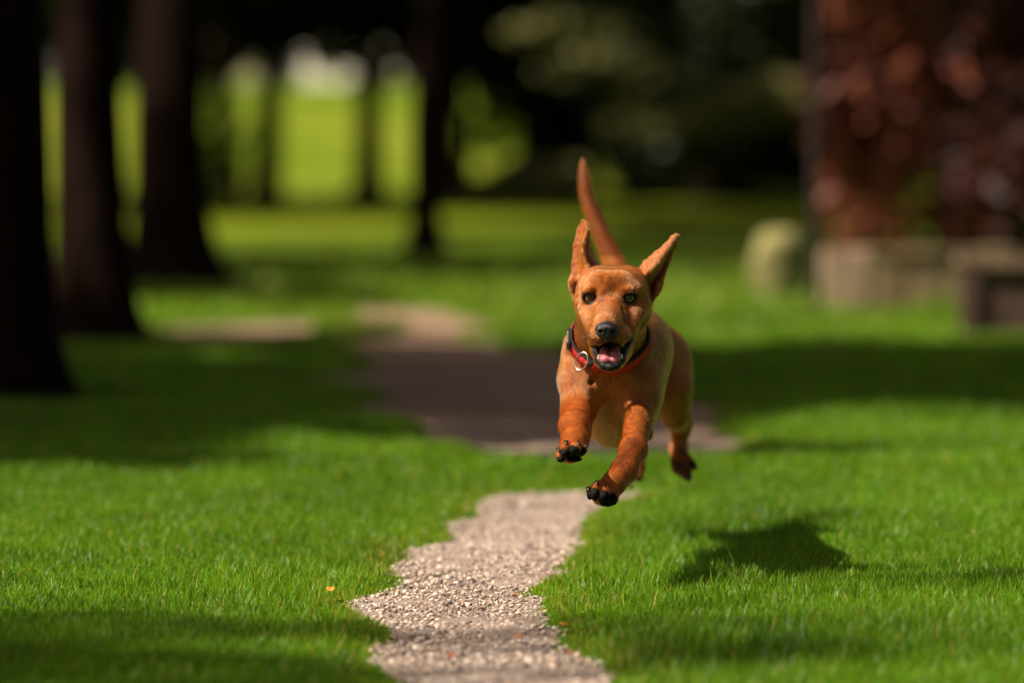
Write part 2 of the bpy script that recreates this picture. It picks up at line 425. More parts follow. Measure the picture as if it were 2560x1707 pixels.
# ------------------------------------------------------------------ the dog
DOG0 = np.array([0.19, 6.45, 0.0])
dog = empty('dog', tuple(DOG0))
tag(dog, 'short-haired reddish brown dog running in mid-air towards the camera, ears up and mouth open', 'dog')
FD = Field((0.03, 5.98, 0.13), (0.36, 7.22, 0.745), 0.0017)
A = FD.add
# trunk
A(ell(P(1554, 938, 6.58), (.0745, .20, .120), flow=(0, 1, -.3)), .02)
A(ell(P(1605, 868, 6.56), (.047, .12, .050), flow=(0, 1, -.2)), .04)
A(cone(P(1560, 850, 6.46), P(1592, 868, 6.85), .054, .044), .04)
A(cone(P(1556, 968, 6.66), P(1590, 905, 6.88), .060, .043), .03)
A(cone(P(1610, 878, 6.90), P(1620, 888, 6.97), .052, .052), .03)
A(cone(P(1600, 850, 6.92), P(1560, 800, 7.02), .045, .022), .05)
# neck
NK_A, NK_B = P(1526, 780, 6.315), P(1526, 900, 6.45)
A(cone(NK_A, NK_B, .050, .061, 1.06), .03)
A(cone(P(1526, 860, 6.39), P(1522, 940, 6.43), .050, .052, 1.15), .03)
# chest muscles
A(ell(P(1493, 952, 6.385), (.027, .026, .046)), .012)
A(ell(P(1556, 957, 6.385), (.027, .026, .046)), .012)
A(cone(P(1525, 1000, 6.46), P(1530, 1050, 6.54), .034, .04), .03)
# front leg stretched towards the left of the picture
A(cone(P(1470, 868, 6.44), P(1450, 950, 6.41), .038, .0325), .03)
A(cone(P(1450, 950, 6.41), P(1448, 1030, 6.38), .0320, .0255), .02)
A(ell(P(1436, 955, 6.385), (.020, .022, .036), flow=(0, 0, -1)), .014)
A(ell(P(1462, 985, 6.375), (.017, .018, .034), flow=(0, 0, -1)), .014)
A(cone(P(1447, 1028, 6.37), P(1436, 1064, 6.26), .0238, .0205), .028)
A(cone(P(1436, 1064, 6.26), P(1438, 1098, 6.19), .0208, .0178), .024)
A(ell(P(1465, 1080, 6.34), (.009, .014, .016)), .008)
A(cone(P(1456, 1040, 6.34), P(1452, 1075, 6.26), .014, .012), .012)
A(cone(P(1438, 1098, 6.19), P(1430, 1120, 6.145), .0176, .0190, 1.1), .018)
# front leg stretched down
A(cone(P(1590, 880, 6.46), P(1592, 955, 6.42), .040, .034), .03)
A(cone(P(1592, 955, 6.415), P(1597, 1010, 6.40), .034, .0275), .022)
A(ell(P(1576, 962, 6.385), (.022, .020, .038), flow=(0, 0, -1)), .016)
A(ell(P(1612, 965, 6.395), (.020, .020, .036), flow=(0, 0, -1)), .016)
A(cone(P(1597, 1010, 6.40), P(1590, 1052, 6.365), .0270, .0212), .020)
A(cone(P(1594, 1050, 6.36), P(1583, 1125, 6.28), .0220, .0192), .018)
A(ell(P(1600, 1068, 6.345), (.0125, .014, .030), flow=(-.2, 0, -1)), .012)
A(cone(P(1583, 1125, 6.28), P(1561, 1175, 6.21), .0192, .0182), .018)
A(cone(P(1561, 1175, 6.21), P(1534, 1208, 6.165), .0182, .0200), .016)
A(ell(P(1621, 1082, 6.41), (.0080, .011, .013)), .008)
A(ell(P(1566, 1198, 6.24), (.008, .008, .012)), .01)
# hind leg on the right of the picture
A(ell(P(1670, 942, 6.93), (.0375, .066, .078), flow=(0, .4, -1)), .022)
A(ell(P(1684, 930, 6.95), (.029, .055, .060), flow=(0, .4, -1)), .03)
A(cone(P(1681, 975, 6.90), P(1689, 1040, 6.94), .034, .0205), .02)
A(cone(P(1689, 1040, 6.94), P(1703, 1066, 7.03), .0200, .0150), .014)
A(ell(P(1717, 1042, 7.03), (.0085, .010, .024)), .012)
A(cone(P(1702, 1062, 7.03), P(1696, 1120, 7.04), .0165, .0140), .012)
A(cone(P(1696, 1120, 7.04), P(1704, 1160, 7.01), .0145, .0185), .012)
# the other hind leg
A(ell(P(1560, 950, 6.90), (.036, .075, .080), flow=(0, .4, -1)), .035)
A(cone(P(1560, 985, 6.87), P(1574, 1045, 6.94), .035, .0215), .02)
A(cone(P(1574, 1045, 6.94), P(1585, 1075, 7.06), .0210, .0150), .014)
A(cone(P(1585, 1075, 7.06), P(1592, 1135, 7.06), .0155, .0145), .012)
A(cone(P(1592, 1135, 7.06), P(1588, 1172, 7.02), .0150, .0180), .012)
# tail
TL = [P(*q) for q in ((1568, 800, 7.03), (1556, 725, 7.06), (1537, 661, 7.08), (1513, 608, 7.09), (1490, 554, 7.10), (1470, 500, 7.11), (1461, 447, 7.12), (1457, 403, 7.13))]
TR = [.026, .0230, .0200, .0172, .0150, .0136, .0112, .0034]
def catmull(pts, n):
    pts = [np.asarray(p, float) for p in pts]; pts = [2 * pts[0] - pts[1]] + pts + [2 * pts[-1] - pts[-2]]; out = []
    for i in range(1, len(pts) - 2):
        for k in range(n):
            t = k / n; a, b, c, d = pts[i - 1:i + 3]
            out.append(.5 * ((2 * b) + (c - a) * t + (2 * a - 5 * b + 4 * c - d) * t * t + (3 * b - a - 3 * c + d) * t ** 3))
    out.append(pts[-2]); return out
TS = catmull([np.append(p, r) for p, r in zip(TL, TR)], 5)
for i in range(len(TS) - 1): A(cone(TS[i][:3], TS[i + 1][:3], TS[i][3], TS[i + 1][3]), .0012)

# toes of all four paws: (root, tip, r0, r1)
def toe(a, b, ra, rb, k=.0045): A(cone(P(*a), P(*b), ra * mm, rb * mm), k)
TOES_L = [((1418, 1120, 6.145), (1402, 1137, 6.115), 11, 8.5), ((1424, 1114, 6.140), (1414, 1120, 6.100), 11, 9.5), ((1436, 1112, 6.140), (1440, 1118, 6.100), 11, 9.5), ((1444, 1120, 6.145), (1455, 1124, 6.112), 10.5, 8.2)]
PADS_L = [(1402, 1147, 6.108, 10, 8), (1413, 1131, 6.094, 12, 13), (1435, 1124, 6.094, 14, 12.5), (1455, 1127, 6.106, 10, 11.5)]
CLAWS_L = [(1396, 1123, 6.108), (1415, 1104, 6.096), (1446, 1107, 6.096), (1464, 1113, 6.108)]
TOES_R = [((1506, 1222, 6.165), (1480, 1230, 6.130), 11, 8.5), ((1512, 1214, 6.160), (1492, 1219, 6.112), 11.5, 9.5), ((1524, 1224, 6.160), (1511, 1229, 6.112), 11.5, 9.5), ((1532, 1224, 6.165), (1532, 1240, 6.125), 12, 9.0)]
PADS_R = [(1475, 1235, 6.124, 8.5, 13), (1487, 1234, 6.104, 11.5, 16), (1509, 1239, 6.104, 13, 15), (1531, 1247, 6.116, 12, 14)]
CLAWS_R = [(1471, 1220, 6.124), (1492, 1205, 6.104), (1513, 1219, 6.108), (1528, 1226, 6.112)]
for q in TOES_L + TOES_R: toe(*q)
A(ell(P(1425, 1142, 6.135), (.0165, .010, .010)), .006)
A(ell(P(1514, 1250, 6.150), (.0200, .010, .009)), .006)
for q in [((1700, 1150, 7.01), (1707, 1180, 6.99), 12, 9), ((1708, 1160, 7.0), (1719, 1190, 6.985), 12, 8), ((1716, 1150, 7.0), (1731, 1164, 6.985), 11, 7.5), ((1694, 1152, 7.01), (1692, 1172, 6.99), 11, 8.5)]: toe(*q)
for q in [((1588, 1165, 7.02), (1587, 1202, 7.0), 12, 9), ((1594, 1165, 7.02), (1596, 1190, 7.0), 12, 9), ((1582, 1165, 7.02), (1580, 1190, 7.0), 11, 8)]: toe(*q)
A(cone(P(1586, 1192, 7.0), P(1583, 1216, 6.995), .010, .006), .006)

# head: skull
YH = 6.265
A(cone(P(1500, 716, 6.235), P(1505, 722, 6.31), .0335, .036), .016)
A(cone(P(1566, 716, 6.235), P(1561, 722, 6.31), .0335, .036), .016)
A(ell(P(1532, 740, 6.262), (.0595, .060, .047)), .012)
A(ell(P(1532, 775, 6.265), (.0585, .052, .036)), .016)
A(ell(P(1484, 786, 6.255), (.0215, .036, .027)), .016)
A(ell(P(1588, 786, 6.255), (.0220, .036, .028)), .016)
A(ell(P(1534, 818, 6.280), (.039, .045, .034)), .02)
# cheek line and brow
A(cone(P(1461, 765, 6.222), P(1486, 822, 6.185), .0150, .0130), .012)
A(cone(P(1600, 762, 6.222), P(1570, 822, 6.185), .0160, .0135), .012)
A(cone(P(1481, 716, 6.207), P(1503, 728, 6.201), .0105, .010), .010)
A(cone(P(1563, 728, 6.201), P(1590, 720, 6.209), .010, .0105), .010)
A(ell(P(1505, 706, 6.210), (.022, .014, .020)), .012)
A(ell(P(1549, 706, 6.210), (.022, .014, .020)), .012)
# muzzle
A(cone(P(1524, 768, 6.215), P(1517, 806, 6.142), .0255, .0185, 1.12), .016)
A(cone(P(1521, 812, 6.20), P(1517, 828, 6.135), .0330, .0200, 1.05), .012)
A(ell(P(1491, 838, 6.148), (.0150, .0220, .0160)), .008)
A(ell(P(1549, 837, 6.150), (.0175, .0240, .0165)), .008)
A(cone(P(1492, 846, 6.150), P(1483, 852, 6.20), .0085, .0095), .008)
A(cone(P(1549, 840, 6.150), P(1580, 828, 6.205), .0095, .0100), .008)
A(ell(P(1519, 844, 6.126), (.0150, .0095, .0090)), .006)
# lower jaw as a trough with raised lips
JL = [P(1489, 858, 6.215), P(1490, 878, 6.175), P(1496, 900, 6.150), P(1509, 914, 6.135), P(1526, 918, 6.131), P(1542, 914, 6.135), P(1554, 900, 6.150), P(1562, 876, 6.175), P(1577, 848, 6.215)]
for i in range(len(JL) - 1): A(cone(JL[i], JL[i + 1], .0050, .0050), .006)
A(cone(P(1524, 893, 6.215), P(1526, 912, 6.150), .0195, .0085, 1.15), .012)
A(cone(P(1528, 870, 6.27), P(1525, 896, 6.19), .032, .018, 1.1), .014)
# mouth cavity
FD.cut(ell(P(1526, 882, 6.150), (.0180, .060, .0165), rot=((1, 0, 0), -0.35)), .004)
FD.cut(ell(P(1568, 858, 6.165), (.0070, .022, .0170), rot=((0, 1, 0), -0.55)), .005)
FD.cut(ell(P(1487, 872, 6.165), (.0040, .012, .0065)), .004)
# eyes: lids raised, almond openings cut
EYES = [(P(1474, 743, 6.2085), -0.10), (P(1573, 743.5, 6.2085), 0.10)]
for c_, ro in EYES:
    sgn = -1 if ro < 0 else 1
    A(ell(c_ + np.array([0, 0.001, 0]), (.0148, .0128, .0135)), .006)
    FD.cut(ell(c_ + np.array([0, -.012, -.0004]), (.0098, .014, .0066), rot=((0, 1, 0), ro * 2.6)), .0012)
    FD.cut(ell(c_, (.0106, .0106, .0106)), .0008)
    for s2 in (-1, 1):
        A(cone(c_ + np.array([s2 * .0105, -.0070, .0012]), c_ + np.array([s2 * .0045, -.0118, .0072]), .0016, .0021), .0025)
        A(cone(c_ + np.array([s2 * .0045, -.0118, .0072]), c_ + np.array([0, -.0125, .0080]), .0021, .0023), .0020)
        A(cone(c_ + np.array([s2 * .0100, -.0065, .0090]), c_ + np.array([0, -.0120, .0135]), .0040, .0050), .006)
# creases
FD.cut(cone(P(1527, 684, 6.188), P(1528, 728, 6.182), .0016, .0020), .010)
FD.cut(cone(P(1502, 778, 6.180), P(1492, 806, 6.160), .003, .003), .010)
FD.cut(cone(P(1548, 776, 6.180), P(1560, 808, 6.160), .003, .003), .010)
FD.cut(cone(P(1444, 740, 6.215), P(1450, 815, 6.225), .002, .002), .008)
FD.cut(cone(P(1527, 948, 6.340), P(1529, 1060, 6.370), .0070, .0190), .024)
FD.cut(cone(P(1494, 985, 6.350), P(1490, 1050, 6.36), .0070, .0090), .016)
FD.cut(cone(P(1544, 1000, 6.355), P(1548, 1050, 6.38), .0060, .0080), .016)
FD.cut(cone(P(1505, 928, 6.35), P(1478, 955, 6.365), .003, .003), .012)
FD.cut(cone(P(1560, 925, 6.35), P(1612, 895, 6.37), .003, .003), .014)

# ears: curved sheets
def strip(L, R, r, k=.004):
    L = [P(*q) for q in L]; R = [P(*q) for q in R]
    for i in range(len(L) - 1):
        f = (L[i + 1] - L[i]) / np.linalg.norm(L[i + 1] - L[i])
        A(tri(L[i], R[i], R[i + 1], r, f), k); A(tri(L[i], R[i + 1], L[i + 1], r, f), k)
# left of the picture: lobe with a folded front edge, then the inner flap behind
e1 = [(1444, 752, 6.275), (1428, 706, 6.270), (1434, 660, 6.280), (1438, 615, 6.290), (1447, 575, 6.297), (1457, 553, 6.30)]
e2 = [(1462, 735, 6.250), (1456, 696, 6.262), (1450, 655, 6.275), (1450, 615, 6.284), (1458, 580, 6.290), (1461, 556, 6.295)]
e3 = [(1480, 708, 6.243), (1469, 670, 6.254), (1457, 634, 6.262), (1458, 610, 6.268), (1468, 578, 6.278), (1466, 560, 6.285)]
e4 = [(1500, 690, 6.270), (1485, 662, 6.282), (1468, 632, 6.292), (1466, 606, 6.298), (1469, 580, 6.295)]
e5 = [(1512, 690, 6.295), (1495, 664, 6.300), (1481, 640, 6.306), (1471, 604, 6.306), (1469, 580, 6.297)]
strip(e1, e2, .0022); strip(e2, e3, .0020)
strip(e4, e5, .0022); strip([(1478, 715, 6.262), (1460, 676, 6.277), (1456, 640, 6.282), (1456, 610, 6.290), (1462, 582, 6.294)], e4, .0022)
for q in ((e1, .0025), (e3, .0028)):
    for i in range(1, len(q[0]) - 1): A(cone(P(*q[0][i]), P(*q[0][i + 1]), q[1], q[1]), .003)
A(ell(P(1431, 708, 6.270), (.0058, .007, .0100)), .004)
A(cone(P(1448, 758, 6.284), P(1434, 722, 6.278), .009, .007), .008)
FD.cut(cone(P(1447, 700, 6.252), P(1447, 745, 6.248), .0030, .0030), .004)
# right of the picture: seen from the side, top face lit, cupped below the fold
g1 = [(1590, 684, 6.262), (1612, 656, 6.275), (1640, 634, 6.285), (1663, 615, 6.290), (1680, 596, 6.293), (1690, 588, 6.294)]
g2 = [(1602, 696, 6.236), (1622, 680, 6.232), (1644, 658, 6.242), (1665, 628, 6.264), (1683, 602, 6.282), (1692, 590, 6.289)]
g3 = [(1612, 735, 6.284), (1634, 716, 6.288), (1648, 694, 6.292), (1669, 648, 6.296), (1688, 611, 6.294), (1694, 592, 6.294)]
g4 = [(1622, 768, 6.266), (1642, 735, 6.254), (1653, 708, 6.262), (1673, 648, 6.280), (1689, 611, 6.288), (1694, 593, 6.292)]
strip(g1, g2, .0021); strip(g2, g3, .0018); strip(g3, g4, .0018)
for q in ((g1, .0023), (g2, .0027), (g4, .0019)):
    for i in range(1, len(q[0]) - 1): A(cone(P(*q[0][i]), P(*q[0][i + 1]), q[1], q[1]), .003)
A(cone(P(1588, 702, 6.268), P(1600, 735, 6.275), .016, .016), .012)
A(cone(P(1610, 735, 6.282), P(1618, 762, 6.278), .009, .007), .010)
FD.cut(cone(P(1622, 712, 6.25), P(1624, 742, 6.25), .0040, .0030), .004)
A(ell(P(1646, 716, 6.260), (.0050, .006, .009)), .006)

BV, BF = FD.mesh()
BN = FD.normals(BV)
print('dog verts', len(BV))

# coat: base tint variation + bare / dark places (coat and skin colours, with some painted light and shade)
def blob(V, c, r, soft=.5):
    c = np.asarray(c, float); r = np.asarray(r, float) * np.ones(3)
    d = np.sqrt((((V - c) / r) ** 2).sum(1)); return 1 - smoothstep(1 - soft, 1, d)
def seg(V, a, b, r, soft=.5):
    a, b = np.asarray(a, float), np.asarray(b, float); ba = b - a; t = np.clip(((V - a) @ ba) / (ba @ ba), 0, 1)
    d = np.linalg.norm(V - a - t[:, None] * ba, axis=1) / r; return 1 - smoothstep(1 - soft, 1, d)
def coat(V):
    """returns dark (black skin), pale, brown, bare masks"""
    black = np.zeros(len(V)); pale = np.zeros(len(V)); brown = np.zeros(len(V)); bare = np.zeros(len(V)); pink = np.zeros(len(V))
    mx = np.maximum
    for c_, ro in EYES:
        e = blob(V, c_ + np.array([0, -.010, -.0003]), (.0168, .013, .0138), .35)
        black = mx(black, e); bare = mx(bare, e)
        s_ = -1 if ro < 0 else 1
        q = seg(V, c_ + np.array([-s_ * .012, -.008, -.0025]), c_ + np.array([-s_ * .0190, -.009, -.0065]), .0058); black = mx(black, q * .9); bare = mx(bare, q)
        brown = mx(brown, .6 * blob(V, c_ + np.array([-s_ * .002, -.01, -.016]), (.016, .02, .012), .9))
    for i in range(len(JL) - 1):
        q = seg(V, JL[i], JL[i + 1], .0088, .25); black = mx(black, q); bare = mx(bare, q)
    q = seg(V, P(1500, 868, 6.13), P(1552, 868, 6.13), .009, .4) ; black = mx(black, q * (V[:, 2] < P(0, 857, 6.13)[2])); 
    for a, b in (((1491, 862, 6.145), (1483, 866, 6.19)), ((1547, 858, 6.145), (1566, 852, 6.165)), ((1566, 852, 6.165), (1588, 832, 6.205)), ((1500, 859, 6.128), (1540, 859, 6.128))):
        q = seg(V, P(*a), P(*b), .0068, .45); black = mx(black, q); bare = mx(bare, q)
    q = blob(V, P(1526, 880, 6.165), (.0215, .055, .0195), .12); black = mx(black, q); bare = mx(bare, q)
    q = blob(V, P(1568, 858, 6.165), (.0120, .030, .0200), .25); black = mx(black, q); bare = mx(bare, q)
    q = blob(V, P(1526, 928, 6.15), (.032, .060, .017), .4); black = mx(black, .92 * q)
    q = blob(V, P(1517, 824, 6.118), (.0205, .018, .0165), .25); black = mx(black, q); bare = mx(bare, q)
    q = blob(V, P(1520, 850, 6.12), (.0165, .024, .0150), .35); black = mx(black, .93 * q)
    q = blob(V, P(1517, 800, 6.135), (.014, .02, .010), .8); black = mx(black, .35 * q)
    pale = mx(pale, .45 * blob(V, P(1518, 786, 6.15), (.020, .03, .022), .9))  # muzzle bridge lightened, its sunlight painted into the coat
    pale = mx(pale, .35 * blob(V, P(1530, 668, 6.24), (.06, .05, .018), .9))  # pale sheen on top of the head, painted as coat colour
    brown = mx(brown, .55 * seg(V, P(1527, 680, 6.195), P(1527, 735, 6.19), .007, .8))  # forehead crease: its shade drawn as a brown line
    brown = mx(brown, .5 * blob(V, P(1595, 800, 6.24), (.028, .06, .04), .9))  # cheek away from the sun, shade painted in with the coat marking
    brown = mx(brown, .35 * blob(V, P(1508, 746, 6.19), (.012, .03, .018), .9))
    for x_, y_, rx, rz, st in ((1500, 752, .013, .010, .8), (1550, 750, .012, .012, .75), (1480, 775, .010, .012, .5), (1575, 790, .020, .022, .75), (1560, 728, .010, .007, .6), (1488, 728, .010, .006, .5), (1488, 806, .009, .012, .45), (1530, 715, .010, .016, .45)):
        brown = mx(brown, st * blob(V, P(x_, y_, 6.19), (rx, .035, rz), .9))  # face patches: part coat marking, part shade put into the colour
    # underside of ribs is paler, right rib side painted as lit, lower legs rustier, hind toes dark, upper tail painted as shaded
    pale = mx(pale, .60 * blob(V, P(1640, 960, 6.62), (.07, .24, .13), .8) * (V[:, 0] > .2) * (V[:, 1] > 6.44))  # light on the right rib side painted as paler coat
    pale = mx(pale, .30 * blob(V, P(1540, 1080, 6.6), (.1, .24, .06), .8))
    brown = mx(brown, .7 * seg(V, P(1545, 1150, 6.19), P(1585, 1100, 6.26), .024, .9))
    for a, b in (((1700, 1180, 7.0), (1722, 1215, 6.98)), ((1736, 1160, 6.98), (1746, 1175, 6.98)), ((1578, 1200, 7.0), (1580, 1225, 6.99))):
        black = mx(black, seg(V, P(*a), P(*b), .020, .7))
    black = mx(black, .45 * seg(V, P(1703, 1140, 7.0), P(1710, 1180, 6.98), .03, .8))
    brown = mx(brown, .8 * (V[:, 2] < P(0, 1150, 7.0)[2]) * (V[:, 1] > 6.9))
    for q_ in PADS_L + PADS_R:
        q = blob(V, P(q_[0], q_[1], q_[2] + .004), (q_[3] * .00082, .014, q_[4] * .00080), .3); black = mx(black, q); bare = mx(bare, q)
    pink = mx(pink, .7 * seg(V, P(1462, 680, 6.28), P(1480, 655, 6.29), .012, .8)); pink = mx(pink, .5 * seg(V, P(1640, 700, 6.27), P(1660, 665, 6.28), .010, .8))
    return black, pale, brown, np.clip(bare, 0, 1), pink

C_BASE = np.array((0.250, 0.070, 0.0115)); C_PALE = np.array((0.36, 0.155, 0.040)); C_BROWN = np.array((0.060, 0.012, 0.0035)); C_BLACK = np.array((0.005, 0.004, 0.0038)); C_PINK = np.array((0.34, 0.12, 0.07))
def n3(V, s, seed):   # cheap 3-D noise from two 2-D lookups
    return 0.5 * (vnoise(V[:, 0] * s + 50, V[:, 2] * s + 50 + V[:, 1] * s * .7, seed) + vnoise(V[:, 0] * s * .8 + V[:, 2] * s * .5 + 90, V[:, 1] * s + 10, seed + 1))
def coat_col(V):
    black, pale, brown, bare, pink = coat(V)
    c = C_BASE[None] * (0.86 + 0.28 * n3(V, 50, 21))[:, None]
    m = smoothstep(.48, .75, n3(V, 40, 31))[:, None] * .26; c = c * (1 - m) + C_BROWN * 1.6 * m
    c = c * (0.80 + .40 * smoothstep(.25, .75, n3(V, 260, 41)))[:, None]
    tl = (V[:, 1] > 7.0) & (V[:, 2] > P(0, 640, 7.1)[2]); brown = np.maximum(brown, .62 * tl)  # browner upper tail stands in for its shaded core
    for mk, cc in ((pale, C_PALE), (brown, C_BROWN), (pink, C_PINK), (black, C_BLACK)): c = c * (1 - mk[:, None]) + cc * mk[:, None]
    return c, bare, black
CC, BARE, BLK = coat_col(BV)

t = NT('dog coat'); a = t.attr('coat'); ff = t.noise(900, 3)
p = t.pbr(Base_Color=a.outputs['Color'], Roughness=t.math('MULTIPLY_ADD', a.outputs['Alpha'], 0.0, 0.55), Normal=t.bump(ff, 0.0006, 0.7))
p.inputs['Sheen Weight'].default_value = 0.02; p.inputs['Specular IOR Level'].default_value = 0.25
M_COAT = t.done(p.outputs[0])
t = NT('bare black skin'); p = t.pbr(Base_Color=(0.008, 0.006, 0.006), Roughness=0.35)
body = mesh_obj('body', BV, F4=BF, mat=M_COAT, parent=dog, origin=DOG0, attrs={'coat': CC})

# short fur as fine curves rooted on the body
HN = 420000
VA, VB, VC, VD = (BV[BF[:, i]] for i in range(4))
area = np.linalg.norm(np.cross(VC - VA, VD - VB), axis=1) * .5
cz = (VA + VC) / 2
wgt = area * np.where(cz[:, 1] < 6.36, 2.2, 1.0) * (1 - .97 * BARE[BF[:, 0]])
fi = RNG.choice(len(BF), HN, p=wgt / wgt.sum())
u, v = RNG.random((HN, 1)), RNG.random((HN, 1))
R0 = (VA[fi] * (1 - u) + VB[fi] * u) * (1 - v) + (VD[fi] * (1 - u) + VC[fi] * u) * v
N0 = FD.normals(R0)
# combing direction blended from the nearest primitives
flow = np.zeros((HN, 3)); wsum = np.zeros((HN, 1))
for fn, lo, hi in FD.prims:
    m = ((R0 > lo - .02) & (R0 < hi + .02)).all(1)
    if not m.any(): continue
    q = R0[m]; d = fn(q[:, 0], q[:, 1], q[:, 2]); ww = np.exp(-np.clip(d + .004, 0, 1) / .004)[:, None]
    flow[m] += ww * fn.dir; wsum[m] += ww
flow /= (wsum + 1e-9)
# on the head hair lies back from the nose, outwards over the cheeks
hd = ((R0[:, 1] < 6.33) & (R0[:, 2] > P(0, 935, 6.2)[2]))
nose_c = P(1517, 826, 6.10); away = R0 - nose_c; away /= np.linalg.norm(away, axis=1, keepdims=True)
ear = (R0[:, 2] > P(0, 690, 6.25)[2]) & ((R0[:, 0] < P(1470, 0, 6.25)[0]) | (R0[:, 0] > P(1606, 0, 6.25)[0]))
flow[hd & ~ear] = away[hd & ~ear]
flow += 0.35 * (RNG.random((HN, 3)) - .5)
flow -= (flow * N0).sum(1, keepdims=True) * N0
flow /= np.linalg.norm(flow, axis=1, keepdims=True) + 1e-9
ln = np.where(R0[:, 1] < 6.33, .0034, .0042) * (.6 + .8 * RNG.random(HN))
ln = np.where((R0[:, 1] > 7.0) & (R0[:, 2] > P(0, 800, 7.)[2]), ln * 1.3, ln); ln = np.where(ear, ln * .6, ln)
rise = (0.16 + .16 * RNG.random(HN))[:, None]
ln = ln[:, None]
pts = np.stack([R0 - N0 * .0004, R0 + (flow * .5 + N0 * rise * .62) * ln, R0 + (flow + N0 * rise) * ln], 1) - DOG0
crv = bpy.data.hair_curves.new('fur'); crv.add_curves([3] * HN)
crv.points.foreach_set('position', pts.astype(np.float32).ravel())
rad = np.tile(np.array([.00016, .00013, .00003], np.float32), HN)
crv.points.foreach_set('radius', rad)
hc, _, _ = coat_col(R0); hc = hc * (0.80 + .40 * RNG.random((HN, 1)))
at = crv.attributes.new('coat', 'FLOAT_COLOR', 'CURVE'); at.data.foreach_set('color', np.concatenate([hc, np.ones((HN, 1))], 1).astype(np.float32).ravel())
t = NT('fur'); a = t.attr('coat')
p = t.n('BsdfHairPrincipled', model='CHIANG', parametrization='COLOR', ins={'Color': a.outputs['Color'], 'Roughness': 0.32, 'Radial Roughness': 0.5, 'Coat': 0.6, 'Random Roughness': 0.2, 'Offset': math.radians(3)})
M_FUR = t.done(p.outputs[0])
crv.materials.append(M_FUR)
fur = bpy.data.objects.new('fur', crv); COL.objects.link(fur); fur.parent = body

# small parts
def sdf_part(name, build, lo, hi, vs, mat, parent, attrs=None):
    f = Field(lo, hi, vs); build(f); V, F = f.mesh()
    return mesh_obj(name, V, F4=F, mat=mat, parent=parent, origin=(V.min(0) + V.max(0)) / 2)

t = NT('wet black nose leather'); vo = t.n('TexVoronoi', {'Vector': t.n('TexCoord').outputs['Object'], 'Scale': 900.0})
M_NOSE = t.done(t.pbr(Base_Color=(0.006, 0.0055, 0.008), Roughness=0.40, Normal=t.bump(vo.outputs['Distance'], 0.0008, 0.7)).outputs[0])
def b_nose(f):
    c = P(1516, 822, 6.118)
    f.add(ell(c + [0, 0, .0015], (.0172, .0125, .0088)), .003)
    f.add(ell(c + [-.0085, 0, -.0040], (.0088, .0110, .0078)), .005); f.add(ell(c + [.0085, 0, -.0040], (.0088, .0110, .0078)), .005)
    f.add(ell(c + [0, .0, -.010], (.0062, .0095, .0085)), .006)
    for s in (-1, 1):
        f.cut(ell(c + [s * .0092, -.0115, -.0040], (.0036, .0065, .0032), rot=((0, 1, 0), s * .5)), .0015)
        f.cut(cone(c + [s * .011, -.010, -.006], c + [s * .0165, -.004, -.003], .0014, .0010), .001)
    f.cut(cone(c + [0, -.0125, .002], c + [0, -.0100, -.018], .0008, .0010), .0015)
c = P(1516, 824, 6.118)
nose = sdf_part('nose', b_nose, c - .024, c + .024, .0006, M_NOSE, dog)

t = NT('tongue flesh'); f = t.noise(500, 4); 
p = t.pbr(Base_Color=t.ramp(f, [(0.3, (0.34, 0.075, 0.095)), (0.7, (0.46, 0.13, 0.15))]), Roughness=0.38, Normal=t.bump(f, 0.0006, 0.8))
p.inputs['Subsurface Weight'].default_value = 0.1; p.inputs['Subsurface Radius'].default_value = (0.006, 0.002, 0.002)
M_TONGUE = t.done(p.outputs[0])
def b_tongue(f):
    f.add(cone(P(1524, 868, 6.205), P(1525, 889, 6.146), .0060, .0046, 2.7), .004)
    f.add(cone(P(1525, 885, 6.150), P(1525, 899, 6.138), .0052, .0056, 2.75), .004)
    f.add(cone(P(1512, 876, 6.165), P(1513, 899, 6.137), .0070, .0060), .006); f.add(cone(P(1538, 876, 6.165), P(1538, 899, 6.137), .0070, .0060), .006)
    f.cut(cone(P(1524, 862, 6.178), P(1525, 893, 6.122), .0022, .0010), .006)
c = P(1524, 882, 6.17)
sdf_part('tongue', b_tongue, c - [.03, .06, .03], c + [.03, .06, .03], .0009, M_TONGUE, dog)

M_TOOTH = simple('tooth enamel', (0.74, 0.62, 0.42), .25, .5, .08)
M_CLAW = simple('claw horn', (0.012, 0.010, 0.010), .22, .5, .2)
M_PAD = simple('black pad leather', (0.0055, 0.0035, 0.003), .8, .15, .35, 300, bump=.0006)

def spike(name, a, b, r, mat, parent, bend=(0, 0, 0)):
    a, b, bend = np.array(a), np.array(b), np.array(bend); V, F = [], []
    n, m = 7, 10; up = np.cross(b - a, (0.3, 1, 0.2)); up /= np.linalg.norm(up); sd2 = np.cross(b - a, up); sd2 /= np.linalg.norm(sd2)
    for i in range(n):
        tt = i / (n - 1); c = a + (b - a) * tt + bend * (4 * tt * (1 - tt)); rr = r * (1 - tt) ** .6 + r * .08
        for j in range(m): th = 2 * math.pi * j / m; V.append(c + rr * (math.cos(th) * up + math.sin(th) * sd2))
    for i in range(n - 1):
        for j in range(m): F.append((i * m + j, i * m + (j + 1) % m, (i + 1) * m + (j + 1) % m, (i + 1) * m + j))
    k = len(V); V += [a, b]; T = [(k, (j + 1) % m, j) for j in range(m)] + [(k + 1, (n - 1) * m + j, (n - 1) * m + (j + 1) % m) for j in range(m)]
    return mesh_obj(name, V, F4=F, F3=T, mat=mat, parent=parent, origin=a)

